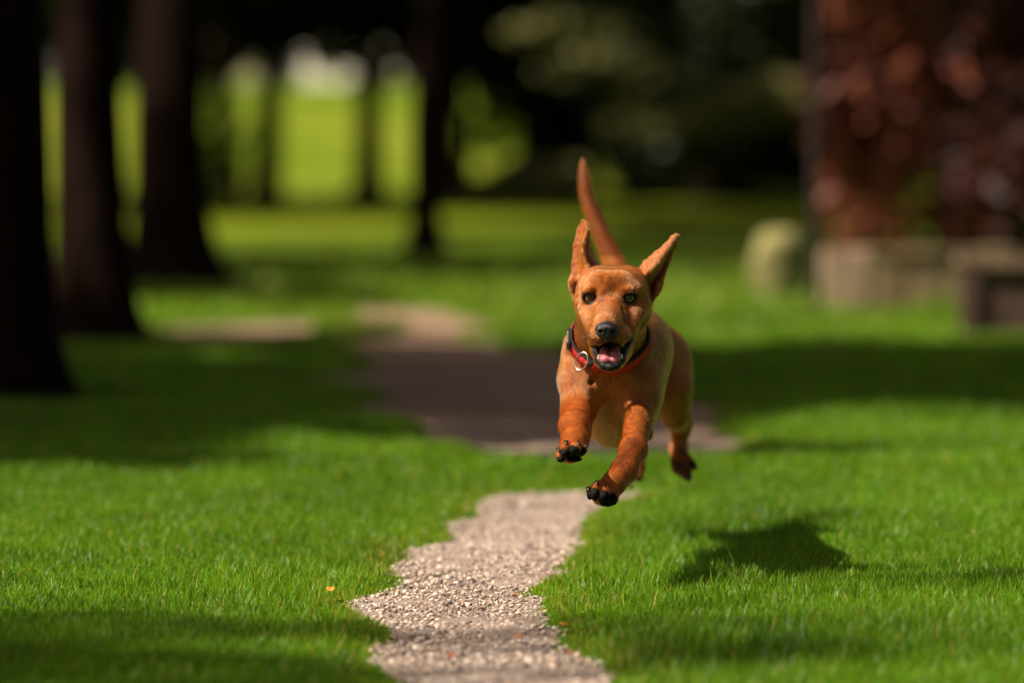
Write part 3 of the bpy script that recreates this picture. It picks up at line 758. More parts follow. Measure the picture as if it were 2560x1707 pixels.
def ovoid(name, c, r, mat, parent, rot=None, wob=.06):
    n, m = 14, 22; V = []; c = np.asarray(c, float)
    R = np.eye(3) if rot is None else np.array(Matrix.Rotation(rot[1], 3, rot[0]))
    for i in range(1, n):
        ph = math.pi * i / n
        for j in range(m):
            th = 2 * math.pi * j / m; k = 1 + wob * math.sin(3 * th + i)
            V.append(c + R @ (np.array([math.sin(ph) * math.cos(th), math.sin(ph) * math.sin(th), math.cos(ph)]) * r * k))
    F = [(i * m + j, (i + 1) * m + j, (i + 1) * m + (j + 1) % m, i * m + (j + 1) % m) for i in range(n - 2) for j in range(m)]
    k = len(V); V += [c + R @ np.array([0, 0, r[2]]), c - R @ np.array([0, 0, r[2]])]
    T = [(k, j, (j + 1) % m) for j in range(m)] + [(k + 1, (n - 2) * m + (j + 1) % m, (n - 2) * m + j) for j in range(m)]
    return mesh_obj(name, V, F4=F, F3=T, mat=mat, parent=parent, origin=c)

spike('tooth', P(1497, 900, 6.146), P(1496, 886, 6.142), .0026, M_TOOTH, dog)
spike('tooth', P(1554, 898, 6.146), P(1555, 884, 6.142), .0022, M_TOOTH, dog)
for sx in (1503, 1511, 1519, 1532, 1540, 1548): spike('tooth', P(sx, 912, 6.140), P(sx, 904 + abs(sx - 1526) * -.1, 6.137), .0014, M_TOOTH, dog)

def eye_mat(col1, col2):
    t = NT('dog eye'); o = t.n('TexCoord').outputs['Object']; s = t.n('SeparateXYZ', {'Vector': o})
    r = t.math('SQRT', t.math('ADD', t.math('POWER', s.outputs[0], 2.0), t.math('POWER', s.outputs[2], 2.0)))
    r = t.math('MULTIPLY', r, 100.0)
    c = t.ramp(r, [(0.0, (0.002, 0.002, 0.002)), (0.38, (0.002, 0.002, 0.002)), (0.45, col1), (0.60, col2), (0.67, (0.02, 0.009, 0.005)), (0.80, (0.006, 0.004, 0.004)), (0.95, (0.05, 0.035, 0.03))])
    c = t.mix(.4, c, t.ramp(t.noise(700, 3), [(.3, (.4, .4, .4)), (.7, (1.4, 1.4, 1.4))]), 'MULTIPLY')
    p = t.pbr(Base_Color=c, Roughness=0.3); p.inputs['Coat Weight'].default_value = 1.0; p.inputs['Coat Roughness'].default_value = 0.10; p.inputs['Coat IOR'].default_value = 1.45
    return t.done(p.outputs[0])
for (c_, ro), cols in zip(EYES, (((0.16, 0.050, 0.006), (0.60, 0.18, 0.018)), ((0.11, 0.052, 0.007), (0.42, 0.21, 0.022)))):
    ovoid('eye', c_ + np.array([0, -.0008, 0]), np.array([.0105, .0105, .0105]), eye_mat(*cols), dog, wob=0)

for q in PADS_L + PADS_R: ovoid('toe_pad', P(q[0], q[1], q[2] + .0015), np.array([q[3] * .00066, .0075, q[4] * .00066]), M_PAD, dog)
for q in CLAWS_L + CLAWS_R:
    b_ = P(q[0], q[1], q[2] + .006); spike('claw', b_, b_ + np.array([0, -.0105, -.0035]), .0036, M_CLAW, dog, bend=(0, 0, .0020))
ovoid('paw_pad', P(1435, 1147, 6.122), (.0125, .007, .0048), M_PAD, dog, wob=.1)
ovoid('paw_pad', P(1519, 1256, 6.132), (.0135, .007, .0060), M_PAD, dog, wob=.1)
for a, b in (((1719, 1193, 6.98), (1723, 1206, 6.975)), ((1733, 1166, 6.98), (1742, 1174, 6.975)), ((1707, 1184, 6.985), (1710, 1196, 6.98)), ((1580, 1212, 6.99), (1577, 1226, 6.985)), ((1590, 1190, 6.99), (1592, 1203, 6.985))):
    spike('claw', P(*a), P(*b), .0034, M_CLAW, dog)

# whiskers: fine curved hairs from the muzzle pads
rw = np.random.default_rng(5); WP = []
for s_, cx_ in ((-1, 1486), (1, 1556)):
    for i in range(9):
        a_ = P(cx_ + s_ * rw.uniform(-8, 6), 838 + rw.uniform(-8, 10), 6.132); L_ = rw.uniform(.020, .040)
        d_ = np.array([s_ * 1.0, -.25 + .5 * rw.random(), rw.uniform(-.45, .35)]); d_ /= np.linalg.norm(d_)
        WP += [a_ + d_ * .004, a_ + d_ * L_ * .5, a_ + d_ * L_ + np.array([0, .004, -.006])]
wc = bpy.data.hair_curves.new('whiskers'); wc.add_curves([3] * (len(WP) // 3)); wc.points.foreach_set('position', (np.array(WP) - DOG0).astype(np.float32).ravel())
wc.points.foreach_set('radius', np.tile(np.array([.00022, .00016, .00004], np.float32), len(WP) // 3)); wc.materials.append(simple('whisker hair', (.05, .03, .02), .4))
wh = bpy.data.objects.new('whiskers', wc); COL.objects.link(wh); wh.parent = body

# collar
t = NT('red webbing'); wv = t.n('TexWave', {'Vector': t.n('TexCoord').outputs['Object'], 'Scale': 420.0, 'Distortion': 1.0}, bands_direction='DIAGONAL')
c = t.mix(1.0, (0.44, 0.005, 0.011, 1), t.ramp(wv.outputs['Fac'], [(0, (.7, .7, .7)), (1, (1.1, 1.1, 1.1))]), 'MULTIPLY')
M_RED = t.done(t.pbr(Base_Color=c, Roughness=0.6, Normal=t.bump(wv.outputs['Fac'], .0006, .6)).outputs[0])
M_BLACKFAB = simple('black padding', (0.012, 0.011, 0.013), .8, .3, .3, 400)
M_PLASTIC = simple('black plastic', (0.016, 0.016, 0.020), .3, .5, .1)
M_METAL = simple('nickel ring', (0.42, 0.36, 0.26), .25, .5, .1, Metallic=1.0)
NAX = NK_A - NK_B; NAX /= np.linalg.norm(NAX); 
CX_ = np.array([1.0, 0, 0]); CX_ -= (CX_ @ NAX) * NAX; CX_ /= np.linalg.norm(CX_); CZ_ = np.cross(CX_, NAX); CZ_ = CZ_ if CZ_[2] > 0 else -CZ_
CC_ = P(1525, 850, 6.365)
def ring_pt(th, off=0.0, ax=0.0): return CC_ + CX_ * math.cos(th) * (.0660 + off) + CZ_ * math.sin(th) * (.0570 + off) + NAX * ax
def surf_r(th):
    """walk in from outside along the ray until the neck is met"""
    best = .03
    for ax in (-.009, 0, .009):
        for r in np.arange(.105, .03, -.0008):
            q = CC_ + (CX_ * math.cos(th) + CZ_ * math.sin(th)) * r + NAX * ax; i = np.round((q - FD.lo) / FD.vs).astype(int)
            if ((i >= 0) & (i < FD.n)).all() and FD.D[tuple(i)] < 0: best = max(best, r); break
    return best
NS = 96
RR = np.array([surf_r(2 * math.pi * i / NS) for i in range(NS)])
TH = np.arange(NS) * 2 * math.pi / NS
el = 1 / np.sqrt((np.cos(TH) / .0615) ** 2 + (np.sin(TH) / .0575) ** 2)
RR = np.clip(RR + .0012, el * .93, el * 1.04)
for _ in range(6): RR = (np.roll(RR, 1) + RR * 2 + np.roll(RR, -1)) / 4
def band(name, r0, thick, a0, a1, mat, parent):
    V = []; fl = .0050; prof = [(r0 + fl, a0), (r0 + thick + fl, a0 + .0008), (r0 + thick * 1.15 + fl * .4, (a0 + a1) / 2), (r0 + thick, a1 - .0008), (r0, a1), (r0 - .001 + fl * .4, (a0 + a1) / 2)]
    for i in range(NS):
        for (ro, ax) in prof: V.append(CC_ + (CX_ * math.cos(TH[i]) + CZ_ * math.sin(TH[i])) * (RR[i] + ro) + NAX * (ax + .0012 * math.sin(5 * TH[i])))
    k = len(prof); F = [(i * k + j, ((i + 1) % NS) * k + j, ((i + 1) % NS) * k + (j + 1) % k, i * k + (j + 1) % k) for i in range(NS) for j in range(k)]
    return mesh_obj(name, V, F4=F, mat=mat, parent=parent, origin=CC_)
collar = band('collar', .0018, .0018, -.0078, .0074, M_RED, dog)
band('padding', -.0005, .0024, -.0070, .0125, M_BLACKFAB, collar)
def on_ring(th, out=.005, ax=0.0):
    i = int(round(th / (2 * math.pi) * NS)) % NS; return CC_ + (CX_ * math.cos(th) + CZ_ * math.sin(th)) * (RR[i] + out) + NAX * ax
def torus(name, c, R, r, ax1, ax2, mat, parent, sq=1.0):
    V, F = [], []; n, m = 48, 12; ax1, ax2 = np.array(ax1, float), np.array(ax2, float); ax3 = np.cross(ax1, ax2)
    for i in range(n):
        th = 2 * math.pi * i / n; d = math.cos(th) * ax1 * sq + math.sin(th) * ax2
        for j in range(m): ph = 2 * math.pi * j / m; V.append(c + d * (R + r * math.cos(ph)) + ax3 * r * math.sin(ph))
    F = [(i * m + j, ((i + 1) % n) * m + j, ((i + 1) % n) * m + (j + 1) % m, i * m + (j + 1) % m) for i in range(n) for j in range(m)]
    return mesh_obj(name, V, F4=F, mat=mat, parent=parent, origin=c)
tilt = math.radians(28)
torus('ring', P(1454, 903, 6.318), .0150, .00155, (math.cos(.5) * .86, -.5, -.1), (.28, .15, .95), M_METAL, collar, .84)
def block(name, c, half, axes, mat, parent, r=.0012):
    """rounded block with a slot-like waist"""
    V, F = [], []; axes = [np.array(a, float) / np.linalg.norm(a) for a in axes]; m = 28
    for (s, z) in ((.86, -1), (1, -.75), (1, -.2), (.9, 0), (1, .2), (1, .75), (.86, 1)):
        for j in range(m):
            th = 2 * math.pi * j / m; cx, cy = math.cos(th), math.sin(th); e = .35
            x = math.copysign(abs(cx) ** e, cx) * half[0] * s; y = math.copysign(abs(cy) ** e, cy) * half[1] * s
            V.append(c + axes[0] * x + axes[1] * y + axes[2] * z * half[2])
    n = 7; F = [(i * m + j, i * m + (j + 1) % m, (i + 1) * m + (j + 1) % m, (i + 1) * m + j) for i in range(n - 1) for j in range(m)]
    k = len(V); V += [c - axes[2] * half[2], c + axes[2] * half[2]]
    T = [(k, (j + 1) % m, j) for j in range(m)] + [(k + 1, (n - 1) * m + j, (n - 1) * m + (j + 1) % m) for j in range(m)]
    return mesh_obj(name, V, F4=F, F3=T, mat=mat, parent=parent, origin=c)
def ring_block(name, th, half, mat, out=.005, ax=0.0):
    c = on_ring(th, out, ax); rad_ = CX_ * math.cos(th) + CZ_ * math.sin(th); tan_ = np.cross(NAX, rad_)
    return block(name, c, half, (rad_, NAX, tan_), mat, collar)
ring_block('buckle', math.radians(178), (.0036, .0105, .016), M_PLASTIC, .0045)
ring_block('slider', math.radians(236), (.0036, .0110, .0042), M_PLASTIC, .0050)
ring_block('strap_keeper', math.radians(226), (.0042, .0092, .0085), M_RED, .0055)
ring_block('strap_keeper', math.radians(246), (.0040, .0090, .0070), M_RED, .0050)
#@@DOG_END
#@@BG_START
# ------------------------------------------------------------------ background: trees, shrubs, walls, house
def bark_mat(name, c1, c2):
    t = NT(name); o = t.n('TexCoord').outputs['Object']; mp = t.n('Mapping', {'Vector': o, 'Scale': (6, 6, 1.2)}).outputs[0]
    f = t.noise(6, 6, .65, vec=mp); c = t.ramp(f, [(.3, c1), (.7, c2)])
    p = t.pbr(Base_Color=c, Roughness=1.0, Normal=t.bump(f, .02, 1.0)); p.inputs['Specular IOR Level'].default_value = .05; return t.done(p.outputs[0])
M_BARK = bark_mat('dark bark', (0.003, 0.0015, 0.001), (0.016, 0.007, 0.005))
M_BARK2 = bark_mat('reddish bark', (0.055, 0.024, 0.017), (0.15, 0.072, 0.052))
M_BARKG = bark_mat('grey bark', (0.022, 0.013, 0.011), (0.07, 0.045, 0.040))
def leaf_mat(name, c1, c2, trans=.3):
    t = NT(name); a = t.attr('tint'); c = t.ramp(a.outputs['Color'], [(0, c1), (1, c2)])
    p = t.pbr(Base_Color=c, Roughness=.55); p.inputs['Specular IOR Level'].default_value = .25
    tr = t.n('BsdfTranslucent', {'Color': c})
    return t.done(t.n('MixShader', {0: trans, 1: p.outputs[0], 2: tr.outputs[0]}).outputs[0])
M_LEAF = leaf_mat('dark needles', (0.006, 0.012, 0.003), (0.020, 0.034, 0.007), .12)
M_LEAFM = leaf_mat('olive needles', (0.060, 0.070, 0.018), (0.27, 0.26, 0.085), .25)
M_LEAFB = leaf_mat('bright leaves', (0.050, 0.11, 0.010), (0.12, 0.20, 0.015), .4)
M_LEAFR = leaf_mat('copper leaves', (0.06, 0.014, 0.009), (0.36, 0.105, 0.060), .35)

def trunk_geo(h, r, lean=(0, 0), flare=1.8, seed=0, limbs=6, limb_from=.45):
    rg = np.random.default_rng(seed); V, F = [], []
    def tube(pts, rads, m):
        b = len(V)
        for i, (p, rr) in enumerate(zip(pts, rads)):
            d = pts[min(i + 1, len(pts) - 1)] - pts[max(i - 1, 0)]; d /= np.linalg.norm(d)
            u = np.cross(d, (0.1, 1, .2)); u /= np.linalg.norm(u); v = np.cross(d, u)
            for j in range(m):
                th = 2 * math.pi * j / m; k = 1 + .10 * math.sin(3 * th + i * .4) + .05 * rg.standard_normal()
                if i == 0: k *= 1 + .25 * math.sin(5 * th + seed)
                V.append(p + rr * k * (math.cos(th) * u + math.sin(th) * v))
        for i in range(len(pts) - 1):
            for j in range(m): F.append((b + i * m + j, b + i * m + (j + 1) % m, b + (i + 1) * m + (j + 1) % m, b + (i + 1) * m + j))
    zs = np.concatenate([[-.06, 0, .08, .2, .45], np.linspace(.9, h, 9)])
    pts = [np.array([lean[0] * z / h + .03 * math.sin(z * 1.3 + seed), lean[1] * z / h, z]) for z in zs]
    rads = [r * (1 - .75 * max(z, 0) / h) * (1 + (flare - 1) * math.exp(-max(z, 0) / .16)) for z in zs]
    tube(pts, rads, 14)
    for q in range(limbs):
        z = h * (limb_from + (.95 - limb_from) * q / max(limbs, 1)); a = rg.random() * 6.28; L = h * .32 * (1.1 - z / h) + .6
        p0 = np.array([lean[0] * z / h, lean[1] * z / h, z]); d = np.array([math.cos(a), math.sin(a), .25])
        tube([p0, p0 + d * L * .5, p0 + d * L + np.array([0, 0, .15 * L])], [r * .3, r * .2, r * .06], 7)
    return V, F

def crown_geo(n, zc, rad, size, seed=0, lumps=26, droop=0.0, hollow=.35, clump=.34):
    """leaf clumps spread through an uneven crown volume"""
    rg = np.random.default_rng(seed)
    C = []
    while len(C) < lumps:
        p = rg.uniform(-1, 1, 3); d = np.linalg.norm(p)
        if hollow < d < 1: C.append(p * (0.9 + .25 * rg.random()))
    C = np.array(C) * rad + np.array([0, 0, zc]); R = (clump * (.6 + .7 * rg.random(lumps)))[:, None] * np.array(rad)
    k = rg.integers(0, lumps, n); q = rg.standard_normal((n, 3)); q /= np.linalg.norm(q, axis=1, keepdims=True); q *= rg.random((n, 1)) ** .45
    c = C[k] + q * R[k]; c[:, 2] -= droop * np.linalg.norm(c[:, :2], axis=1)
    a = rg.standard_normal((n, 3)); a /= np.linalg.norm(a, axis=1, keepdims=True); b = np.cross(a, rg.standard_normal((n, 3))); b /= np.linalg.norm(b, axis=1, keepdims=True)
    s = size * (.6 + .8 * rg.random((n, 1)))
    V = np.stack([c - a * s, c - b * s * .45, c + a * s, c + b * s * .45], 1)
    tint = np.clip(.55 * rg.random(n) + .5 * rg.random(lumps)[k], 0, 1)
    return V.reshape(-1, 3), np.arange(n * 4).reshape(-1, 4), tint.repeat(4)

def make_tree(name, label, cat, h, r, crown, leafm, barkm, seed, group=None, lean=(0, 0), limbs=6, limb_from=.45, flare=1.8):
    o = empty(name); tag(o, label, cat, group)
    V, F = trunk_geo(h, r, lean, flare, seed, limbs, limb_from); mesh_obj('trunk', V, F4=F, mat=barkm, parent=o)
    V, F, T = crown_geo(seed=seed + 100, **crown); mesh_obj('crown', V, F4=F, mat=leafm, parent=o, smooth=False, attrs={'tint': T})
    return o
def dup(root, loc, rz, sc, label, name=None, group=None):
    c = root.copy(); COL.objects.link(c); c.location = loc; c.rotation_euler = (0, 0, rz); c.scale = sc; c['label'] = label
    if group: c['group'] = group
    for ch in list(root.children):
        k = ch.copy(); COL.objects.link(k); k.parent = c
    return c
def put(o, sx, Y, rz=0.0, sc=1.0, z=None):
    x = (sx - CX) * Y / FPX; o.location = (x, Y, float(ground_z(np.array([x]), np.array([float(Y)]), np.array([1.0]))[0]) - .01 if z is None else z); o.rotation_euler = (0, 0, rz); o.scale = (sc, sc, sc); return o

GR = 'trees standing in a row along the left of the path'
# avenue on the left
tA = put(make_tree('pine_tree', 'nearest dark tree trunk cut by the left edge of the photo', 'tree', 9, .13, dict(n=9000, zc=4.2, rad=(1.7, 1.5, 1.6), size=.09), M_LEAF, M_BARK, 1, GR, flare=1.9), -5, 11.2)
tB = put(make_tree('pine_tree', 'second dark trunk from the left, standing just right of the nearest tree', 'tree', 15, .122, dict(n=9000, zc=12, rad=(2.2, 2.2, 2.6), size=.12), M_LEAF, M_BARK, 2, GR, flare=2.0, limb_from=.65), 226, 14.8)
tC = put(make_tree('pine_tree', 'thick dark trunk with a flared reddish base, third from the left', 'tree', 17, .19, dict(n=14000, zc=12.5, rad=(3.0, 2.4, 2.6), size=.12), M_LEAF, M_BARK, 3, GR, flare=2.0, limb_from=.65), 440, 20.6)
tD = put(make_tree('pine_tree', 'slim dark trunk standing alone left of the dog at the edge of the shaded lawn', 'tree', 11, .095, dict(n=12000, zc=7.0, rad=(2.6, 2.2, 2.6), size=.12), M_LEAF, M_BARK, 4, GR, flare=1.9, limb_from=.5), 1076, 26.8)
# far row before the sunny meadow; low crowns close the view upwards
crn = dict(n=26000, zc=5.5, rad=(4.2, 3.2, 2.7), size=.17, hollow=.2)
tE = put(make_tree('far_tree', 'far thin trunk with a pale right flank before the bright meadow, left of centre', 'tree', 10, .25, crn, M_LEAF, M_BARKG, 5, flare=1.7, limb_from=.4), 672, 66)
tE['group'] = 'far trees in front of the bright meadow'
FG = tE['group']
def far(sx, Y, rz, s, label, sz=None):
    x = (sx - CX) * Y / FPX
    return dup(tE, (x, Y, float(ground_z(np.array([x]), np.array([float(Y)]), np.array([1.]))[0])), rz, (s, s, sz or s), label, group=FG)
far(920, 69, 1.2, 1.05, 'far dark trunk between the two white gaps above the meadow')
far(560, 60, 2.4, .9, 'far leaning trunk in the shade between the thick trunk and the pale gaps')
far(1130, 63, 3.6, 1.15, 'far brown trunk just right of the slim dark trunk')
far(380, 62, 4.2, 1.2, 'far trunk hidden behind the thick third trunk on the left')
far(20, 58, 5.1, 1.25, 'far tree seen in the gap between the two leftmost trunks', 1.1)
far(215, 64, 3.0, 1.2, 'far tree with a low crown seen between the second and third trunks', .93)
far(-160, 50, 1.9, 1.3, 'far tree beyond the left edge of the picture')
for o in [tE] : pass
#@@BG_MORE
# conifers behind the dog
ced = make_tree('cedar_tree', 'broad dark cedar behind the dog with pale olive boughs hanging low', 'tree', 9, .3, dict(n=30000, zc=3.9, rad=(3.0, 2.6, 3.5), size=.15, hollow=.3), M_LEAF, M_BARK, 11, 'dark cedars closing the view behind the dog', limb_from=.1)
put(ced, 1800, 59)
def bough(parent, c, rad, n, seed, size=.10):  # front boughs in much paler leaves, their sunlight put into the colour
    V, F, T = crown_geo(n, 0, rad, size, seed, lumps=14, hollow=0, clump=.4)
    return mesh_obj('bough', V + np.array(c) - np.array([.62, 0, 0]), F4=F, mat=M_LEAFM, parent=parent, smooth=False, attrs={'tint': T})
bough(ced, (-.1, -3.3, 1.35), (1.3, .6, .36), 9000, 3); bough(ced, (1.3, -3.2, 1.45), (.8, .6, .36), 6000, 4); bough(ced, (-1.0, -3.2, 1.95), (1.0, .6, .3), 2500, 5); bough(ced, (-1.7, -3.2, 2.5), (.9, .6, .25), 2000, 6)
def dup_c(sx, Y, rz, s, label):
    x = (sx - CX) * Y / FPX; c = ced.copy(); COL.objects.link(c); c.location = (x, Y, 0); c.rotation_euler = (0, 0, rz); c.scale = (s, s, s); c['label'] = label
    for ch in list(ced.children):
        if ch.name.startswith('bough'): continue
        k = ch.copy(); COL.objects.link(k); k.parent = c
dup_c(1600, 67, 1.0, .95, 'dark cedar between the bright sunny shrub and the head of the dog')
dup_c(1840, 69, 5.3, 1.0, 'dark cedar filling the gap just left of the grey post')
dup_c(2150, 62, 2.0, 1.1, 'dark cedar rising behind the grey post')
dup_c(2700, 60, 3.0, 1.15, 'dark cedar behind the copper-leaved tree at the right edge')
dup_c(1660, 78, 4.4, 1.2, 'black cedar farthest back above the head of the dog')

# copper-leaved tree on the right
cop = put(make_tree('copper_beech', 'copper-red leaved small tree behind the low wall on the right', 'tree', 4.5, .09, dict(n=10000, zc=1.6, rad=(1.2, 1.0, 1.7), size=.065, hollow=.25, lumps=34, clump=.24), M_LEAFR, M_BARK, 21, None, limb_from=.2), 2370, 23)
cop2 = put(make_tree('copper_beech', 'darker copper tree at the right edge behind the wooden rail', 'tree', 5, .10, dict(n=12000, zc=2.2, rad=(1.3, 1.2, 2.1), size=.08, hollow=.2, lumps=30, clump=.3), leaf_mat('deep copper leaves', (0.012, 0.004, 0.003), (0.045, 0.012, 0.008), .15), M_BARK, 22, None, limb_from=.2), 2860, 22)

# bright shrubs in the sun by the meadow
def shrub(name, label, sx, Y, rad, zc, n, mat, seed, size=.08):
    o = empty(name); tag(o, label, 'shrub'); V, F, T = crown_geo(n, zc, rad, size, seed, lumps=18, hollow=.1)
    mesh_obj('foliage', V, F4=F, mat=mat, parent=o, smooth=False, attrs={'tint': T})
    V, F = trunk_geo(zc * 1.2, .05, seed=seed, limbs=5, limb_from=.2); mesh_obj('stem', V, F4=F, mat=M_BARK, parent=o)
    return put(o, sx, Y)
shrub('shrub', 'bright yellow-green shrub in the sun right of the brown far trunk', 1235, 79, (.95, .7, .55), 1.15, 7000, leaf_mat('sunny leaves', (0.10, 0.17, 0.008), (0.20, 0.26, 0.012), .4), 31)
shrub('shrub', 'loose green shrub in the dappled light between the thick third trunk and the pale gaps', 560, 56, (.5, .5, .8), .9, 380, M_LEAFB, 36)
shrub('shrub', 'dim green low shrub in front of the dark cedars', 1330, 52, (.9, .6, .35), .35, 4000, M_LEAFM, 33)

# grey post
M_STEEL = simple('weathered grey steel', (0.028, 0.019, 0.017), .9, .1, .2, 12)
pole = put(tag(empty('post'), 'slim grey post standing between the pale boulder and the low stone wall', 'post'), 2036, 17.2)
def lathe(name, prof, mat, parent, m=20):
    V = [(r * math.cos(2 * math.pi * j / m), r * math.sin(2 * math.pi * j / m), z) for r, z in prof for j in range(m)]
    F = [(i * m + j, i * m + (j + 1) % m, (i + 1) * m + (j + 1) % m, (i + 1) * m + j) for i in range(len(prof) - 1) for j in range(m)]
    return mesh_obj(name, V, F4=F, mat=mat, parent=parent)
lathe('shaft', [(.021, -.05), (.021, .9), (.018, .91), (.017, 2.5), (.014, 2.55), (.002, 2.56)], M_STEEL, pole)
lathe('collar_plate', [(.040, 0.0), (.040, .03), (.022, .045)], M_STEEL, pole)

# boxes with slightly uneven edges
def slab(name, lo, hi, mat, parent, rough=.006, seg=6, seed=0):
    rg = np.random.default_rng(seed); bm_V, F = [], []
    lo, hi = np.array(lo, float), np.array(hi, float); c, h = (lo + hi) / 2, (hi - lo) / 2
    for ax in range(3):
        for s in (-1, 1):
            b = len(bm_V); u, v = (ax + 1) % 3, (ax + 2) % 3
            for i in range(seg + 1):
                for j in range(seg + 1):
                    p = np.zeros(3); p[ax] = s; p[u] = 2 * i / seg - 1; p[v] = 2 * j / seg - 1
                    e = 1 - .035 * (np.sum(np.abs(p) > .98) - 1) * .6
                    q = c + p * h * e; q += rough * np.array([math.sin(q[0] * 37 + seed + q[2] * 23), math.sin(q[1] * 41 + seed), math.sin(q[2] * 31 + q[0] * 19 + seed)]) ; bm_V.append(q)
            for i in range(seg):
                for j in range(seg):
                    f = (b + i * (seg + 1) + j, b + (i + 1) * (seg + 1) + j, b + (i + 1) * (seg + 1) + j + 1, b + i * (seg + 1) + j + 1); F.append(f if s > 0 else f[::-1])
    return mesh_obj(name, bm_V, F4=F, mat=mat, parent=parent, smooth=False)
M_STONE = simple('pale limestone', (0.26, 0.18, 0.12), .9, .2, .35, 9, bump=.01)
M_STONE2 = simple('brown stone', (0.16, 0.115, 0.060), .9, .2, .35, 9, bump=.01)
M_MOSS = simple('pale mossy stone', (0.19, 0.17, 0.065), .9, .2, .3, 6, bump=.01)
wall = put(tag(empty('stone_wall'), 'low brown stone wall with a paler block at its left end, below the copper tree', 'wall'), 2250, 17.8)
slab('pale_block', (-.36, -.1, -.03), (-.15, .1, .285), M_STONE, wall, seed=1)
for i in range(4): slab('block', (-.147 + i * .17, -.09, -.03), (.017 + i * .17, .09, .25), M_STONE2, wall, seed=i + 2)
slab('coping', (-.146, -.11, .253), (.55, .11, .285), M_STONE2, wall, seed=9)
bd = put(tag(empty('boulder'), 'rounded pale yellow-green boulder left of the grey post', 'boulder'), 1945, 19.2)
V = []; n_, m_ = 20, 28
for i in range(n_ + 1):
    for j in range(m_):
        ph, th = math.pi * i / n_, 2 * math.pi * j / m_; k = 1 + .08 * math.sin(3 * th + 1) * math.sin(ph) + .05 * math.sin(5 * ph + 2 * th)
        z = math.cos(ph); V.append((.145 * k * math.sin(ph) ** .7 * math.cos(th), .13 * k * math.sin(ph) ** .7 * math.sin(th), .15 + .19 * k * z))
F = [(i * m_ + j, (i + 1) * m_ + j, (i + 1) * m_ + (j + 1) % m_, i * m_ + (j + 1) % m_) for i in range(n_) for j in range(m_)]
mesh_obj('stone', V, F4=F, mat=M_MOSS, parent=bd)
M_WOOD = simple('dark weathered wood', (0.070, 0.042, 0.030), .85, .2, .4, 14, bump=.004)
M_WOODP = simple('worn wood', (0.16, 0.105, 0.070), .85, .2, .4, 14, bump=.004)
fn_ = put(tag(empty('wooden_fence'), 'low dark wooden fence with a worn top rail at the right edge of the photo', 'fence'), 2400, 14.9)
for i in range(4): slab('fence_post', (.0 + i * .42, -.04, -.05), (.07 + i * .42, .04, .275), M_WOODP if i else M_WOOD, fn_, .002, seed=20 + i)
slab('rail', (-.02, -.05, .278), (1.40, .05, .318), M_WOODP, fn_, .002, seed=30)
for i in range(3): slab('panel', (.073 + i * .42, -.015, .02), (.417 + i * .42, .015, .25), M_WOOD, fn_, .002, seed=40 + i)

# pale houses beyond the meadow
M_WHITE = simple('white render', (0.80, 0.74, 0.68), .85, .2, .05, 1.5)
M_ROOF = simple('grey roof tiles', (0.20, 0.15, 0.13), .8, .3, .3, 3)
M_PANE = simple('dark window glass', (0.03, 0.035, 0.04), .1, .5, .1)
M_FRAME = simple('painted window frame', (0.6, 0.56, 0.5), .5, .4, .1)
def house(label, x, Y, z, W, D, H):
    o = empty('house', (x, Y, z)); tag(o, label, 'house')
    slab('wall', (-W / 2, 0, -.5), (W / 2, D, H), M_WHITE, o, 0, seg=4)
    V = [(-W / 2 - .3, -.4, H), (W / 2 + .3, -.4, H), (W / 2 + .3, D + .4, H), (-W / 2 - .3, D + .4, H), (-W / 2 - .3, D / 2, H + 2), (W / 2 + .3, D / 2, H + 2)]
    mesh_obj('roof', [(a, b, c + .01) for a, b, c in V], F4=[(0, 1, 5, 4), (2, 3, 4, 5), (0, 3, 2, 1)], F3=[(1, 2, 5), (3, 0, 4)], mat=M_ROOF, parent=o, smooth=False)
    for wx in np.linspace(-W / 2 + 1.1, W / 2 - 1.1, max(2, int(W / 3))):
        f = slab('window', (wx - .4, -.06, 1.2), (wx + .4, .05, 2.4), M_FRAME, o, 0, seg=1)
        slab('pane', (wx - .32, -.075, 1.28), (wx + .32, -.062, 2.32), M_PANE, f, 0, seg=1)
    d = slab('door', (-.5, -.07, 0), (.5, .05, 2.1), M_ROOF, o, 0, seg=1)
    slab('handle', (.32, -.11, 1.0), (.40, -.072, 1.05), M_STEEL, d, 0, seg=1)
house('long white house seen between the far trunks above the meadow', -5.6, 152, 3.0, 5.6, 5, 3.4)
house('smaller pale house glimpsed through the trunks at the left of the meadow', -12.2, 158, 2.8, 3.6, 5, 2.2)

# trees outside the picture that shade the lawn
GS = 'trees beside the lawn whose shadows cross it'
sh = make_tree('lawn_tree', 'round-crowned tree beside the lawn left of the path', 'tree', 7.5, .15, dict(n=7000, zc=5.6, rad=(1.7, 1.3, 1.1), size=.10, hollow=.0, lumps=30), M_LEAF, M_BARK, 51, GS)
def shade_at(o, sx, sy, zc=5.6):
    """stand the tree so that its crown shadow is centred on that ground point"""
    gx, gy = G(sx, sy); k = zc / SUN_DIR.z; o.location = (gx + SUN_DIR.x * k, gy + SUN_DIR.y * k, 0)
    return o
shade_at(sh, 420, 1000)
def dup_s(sx, sy, rz, s, label):
    return shade_at(dup(sh, (0, 0, 0), rz, s, label), sx, sy, 5.6 * s[2])
dup_s(2250, 960, 2.0, (1.2, .8, 1.1), 'tree beside the lawn whose shadow falls right of the dog')
dup_s(2150, 545, 0.0, (1.1, 7.0, 2.5), 'very tall tree beside the lawn shading the ground before the cedars')  # added out of view, crown stretched to darken that ground
dup_s(900, 668, 0.0, (1.9, 1.3, 1.6), 'tree beside the lawn shading the far lawn')
dup_s(1800, 588, 0.0, (.75, 5.0, 2.3), 'tall tree beside the lawn shading the ground behind the dog')  # another added shadow caster, elongated for a deeper band of shade
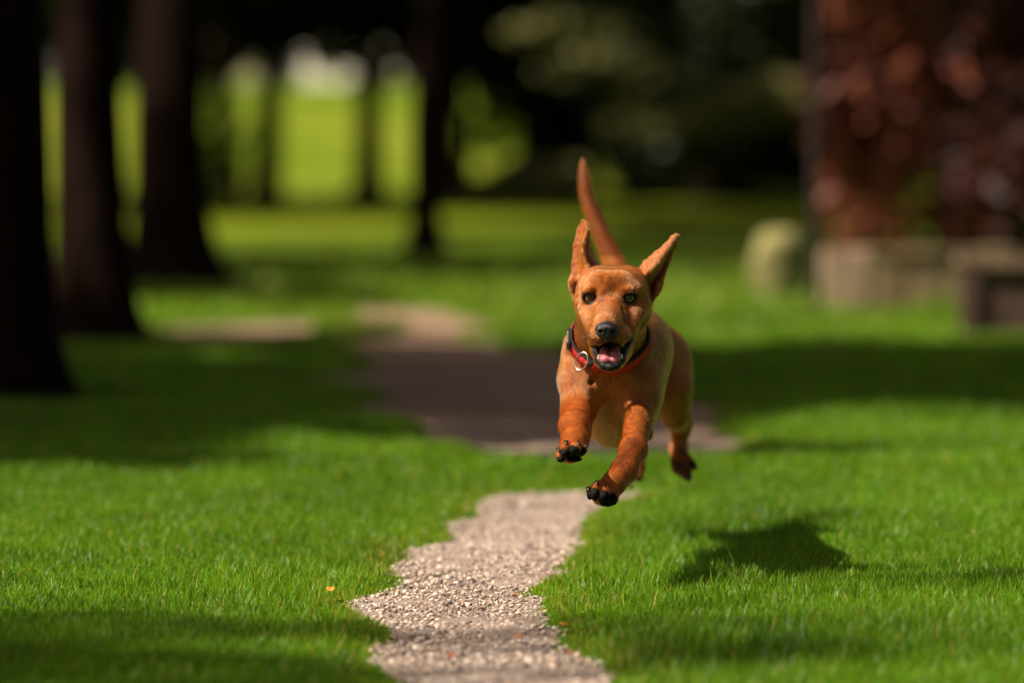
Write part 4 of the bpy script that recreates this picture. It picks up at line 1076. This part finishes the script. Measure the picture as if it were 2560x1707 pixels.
sp = make_tree('lawn_tree', 'thin-crowned tree beside the lawn casting dappled shade on the path behind the dog', 'tree', 7.5, .12, dict(n=1500, zc=5.6, rad=(1.7, 1.3, .8), size=.10, hollow=.0, lumps=40), M_LEAF, M_BARK, 57, GS)
shade_at(sp, 1050, 965)
def dup_p(sx, sy, s_, label): c = shade_at(dup(sp, (0, 0, 0), 0, s_, label), sx, sy, 5.6 * s_[2]); c['group'] = GS
dup_p(-350, 1690, (.62, .34, .9), 'thin-crowned tree beside the lawn dappling the nearest grass at the bottom left')  # added only for its shade, darkens the corner like a lens vignette
dup_p(3350, 1470, (.28, .10, 1.0), 'slim thin-crowned tree beside the lawn shading the grass right of the path')  # added shadow caster, squeezed thin so the dog stays in sun

GD = 'dense dark trees left of the avenue'; LD = ['dense dark tree beside the nearest avenue tree, beyond the left edge', 'dense dark tree left of the second avenue trunk', 'dense dark tree left of the thick flared trunk', 'largest dense dark tree left of the avenue, farthest back']  # row added out of view to keep the avenue trunks dark
for i, (x_, y_, s_) in enumerate(((-5.6, 8.2, 1.05), (-5.9, 12.3, 1.0), (-6.6, 17.2, 1.0), (-8.2, 21, 1.5))):
    c_ = dup(sh, (x_, y_, 0), i * 1.7, (s_, s_, s_), LD[i], group=GD)
# fallen leaves on and beside the path
def fleaf(label, sx, sy, L, col, seed, lift=.0):
    x, y = G(sx, sy); rg = np.random.default_rng(seed); n = 9; a = rg.random() * 3.1; V, F = [], []
    for i in range(n):
        t_ = i / (n - 1); w_ = L * .30 * math.sin(math.pi * t_ ** .8) * (1 + .25 * math.sin(9 * t_ + seed)) + .0004
        for j, s in enumerate((-1, -.5, 0, .5, 1)):
            u_, v_ = (t_ - .5) * L, s * w_; z = .35 * abs(s) * w_ + .18 * L * math.sin(3 * t_ + seed) ** 2 + .001
            V.append((u_ * math.cos(a) - v_ * math.sin(a), u_ * math.sin(a) + v_ * math.cos(a), z))
    for i in range(n - 1):
        for j in range(4): q = i * 5 + j; F.append((q, q + 1, q + 6, q + 5))
    o = mesh_obj('fallen_leaf', V, F4=F, mat=leafmats[col]); o.location = (x, y, .009 + lift)
    m = o.modifiers.new('thickness', 'SOLIDIFY'); m.thickness = .0006
    return tag(o, label, 'leaf', 'fallen leaves')
leafmats = {k: simple('%s dead leaf' % k, c, .6, .3, .4, 90) for k, c in (('orange', (.62, .20, .03)), ('rust', (.22, .05, .02)), ('brown', (.26, .11, .045)))}
fleaf('bright orange leaf lying on the gravel near the bottom of the photo', 1296, 1620, .022, 'orange', 1, .006)
fleaf('dark rust-red leaf on the gravel at the bottom, left of the bright orange leaf', 1128, 1668, .022, 'rust', 2, .004)
fleaf('small reddish leaf on the gravel in the left half of the path', 1052, 1534, .010, 'rust', 3, .004)
fleaf('thin brown leaf lying across the middle of the path', 1200, 1548, .020, 'brown', 4, .004)
fleaf('orange-brown leaf against the right grass edge of the path', 1412, 1594, .022, 'orange', 5, .008)
fleaf('orange leaf in the grass at the left edge of the path', 826, 1519, .022, 'orange', 6, .018)
fleaf('rust leaf by the right grass edge at the bottom of the photo', 1420, 1664, .026, 'rust', 7, .006)
fleaf('thin curved brown leaf near the right edge below the dark grass', 1288, 1512, .022, 'brown', 8, .004)
#@@BG_END
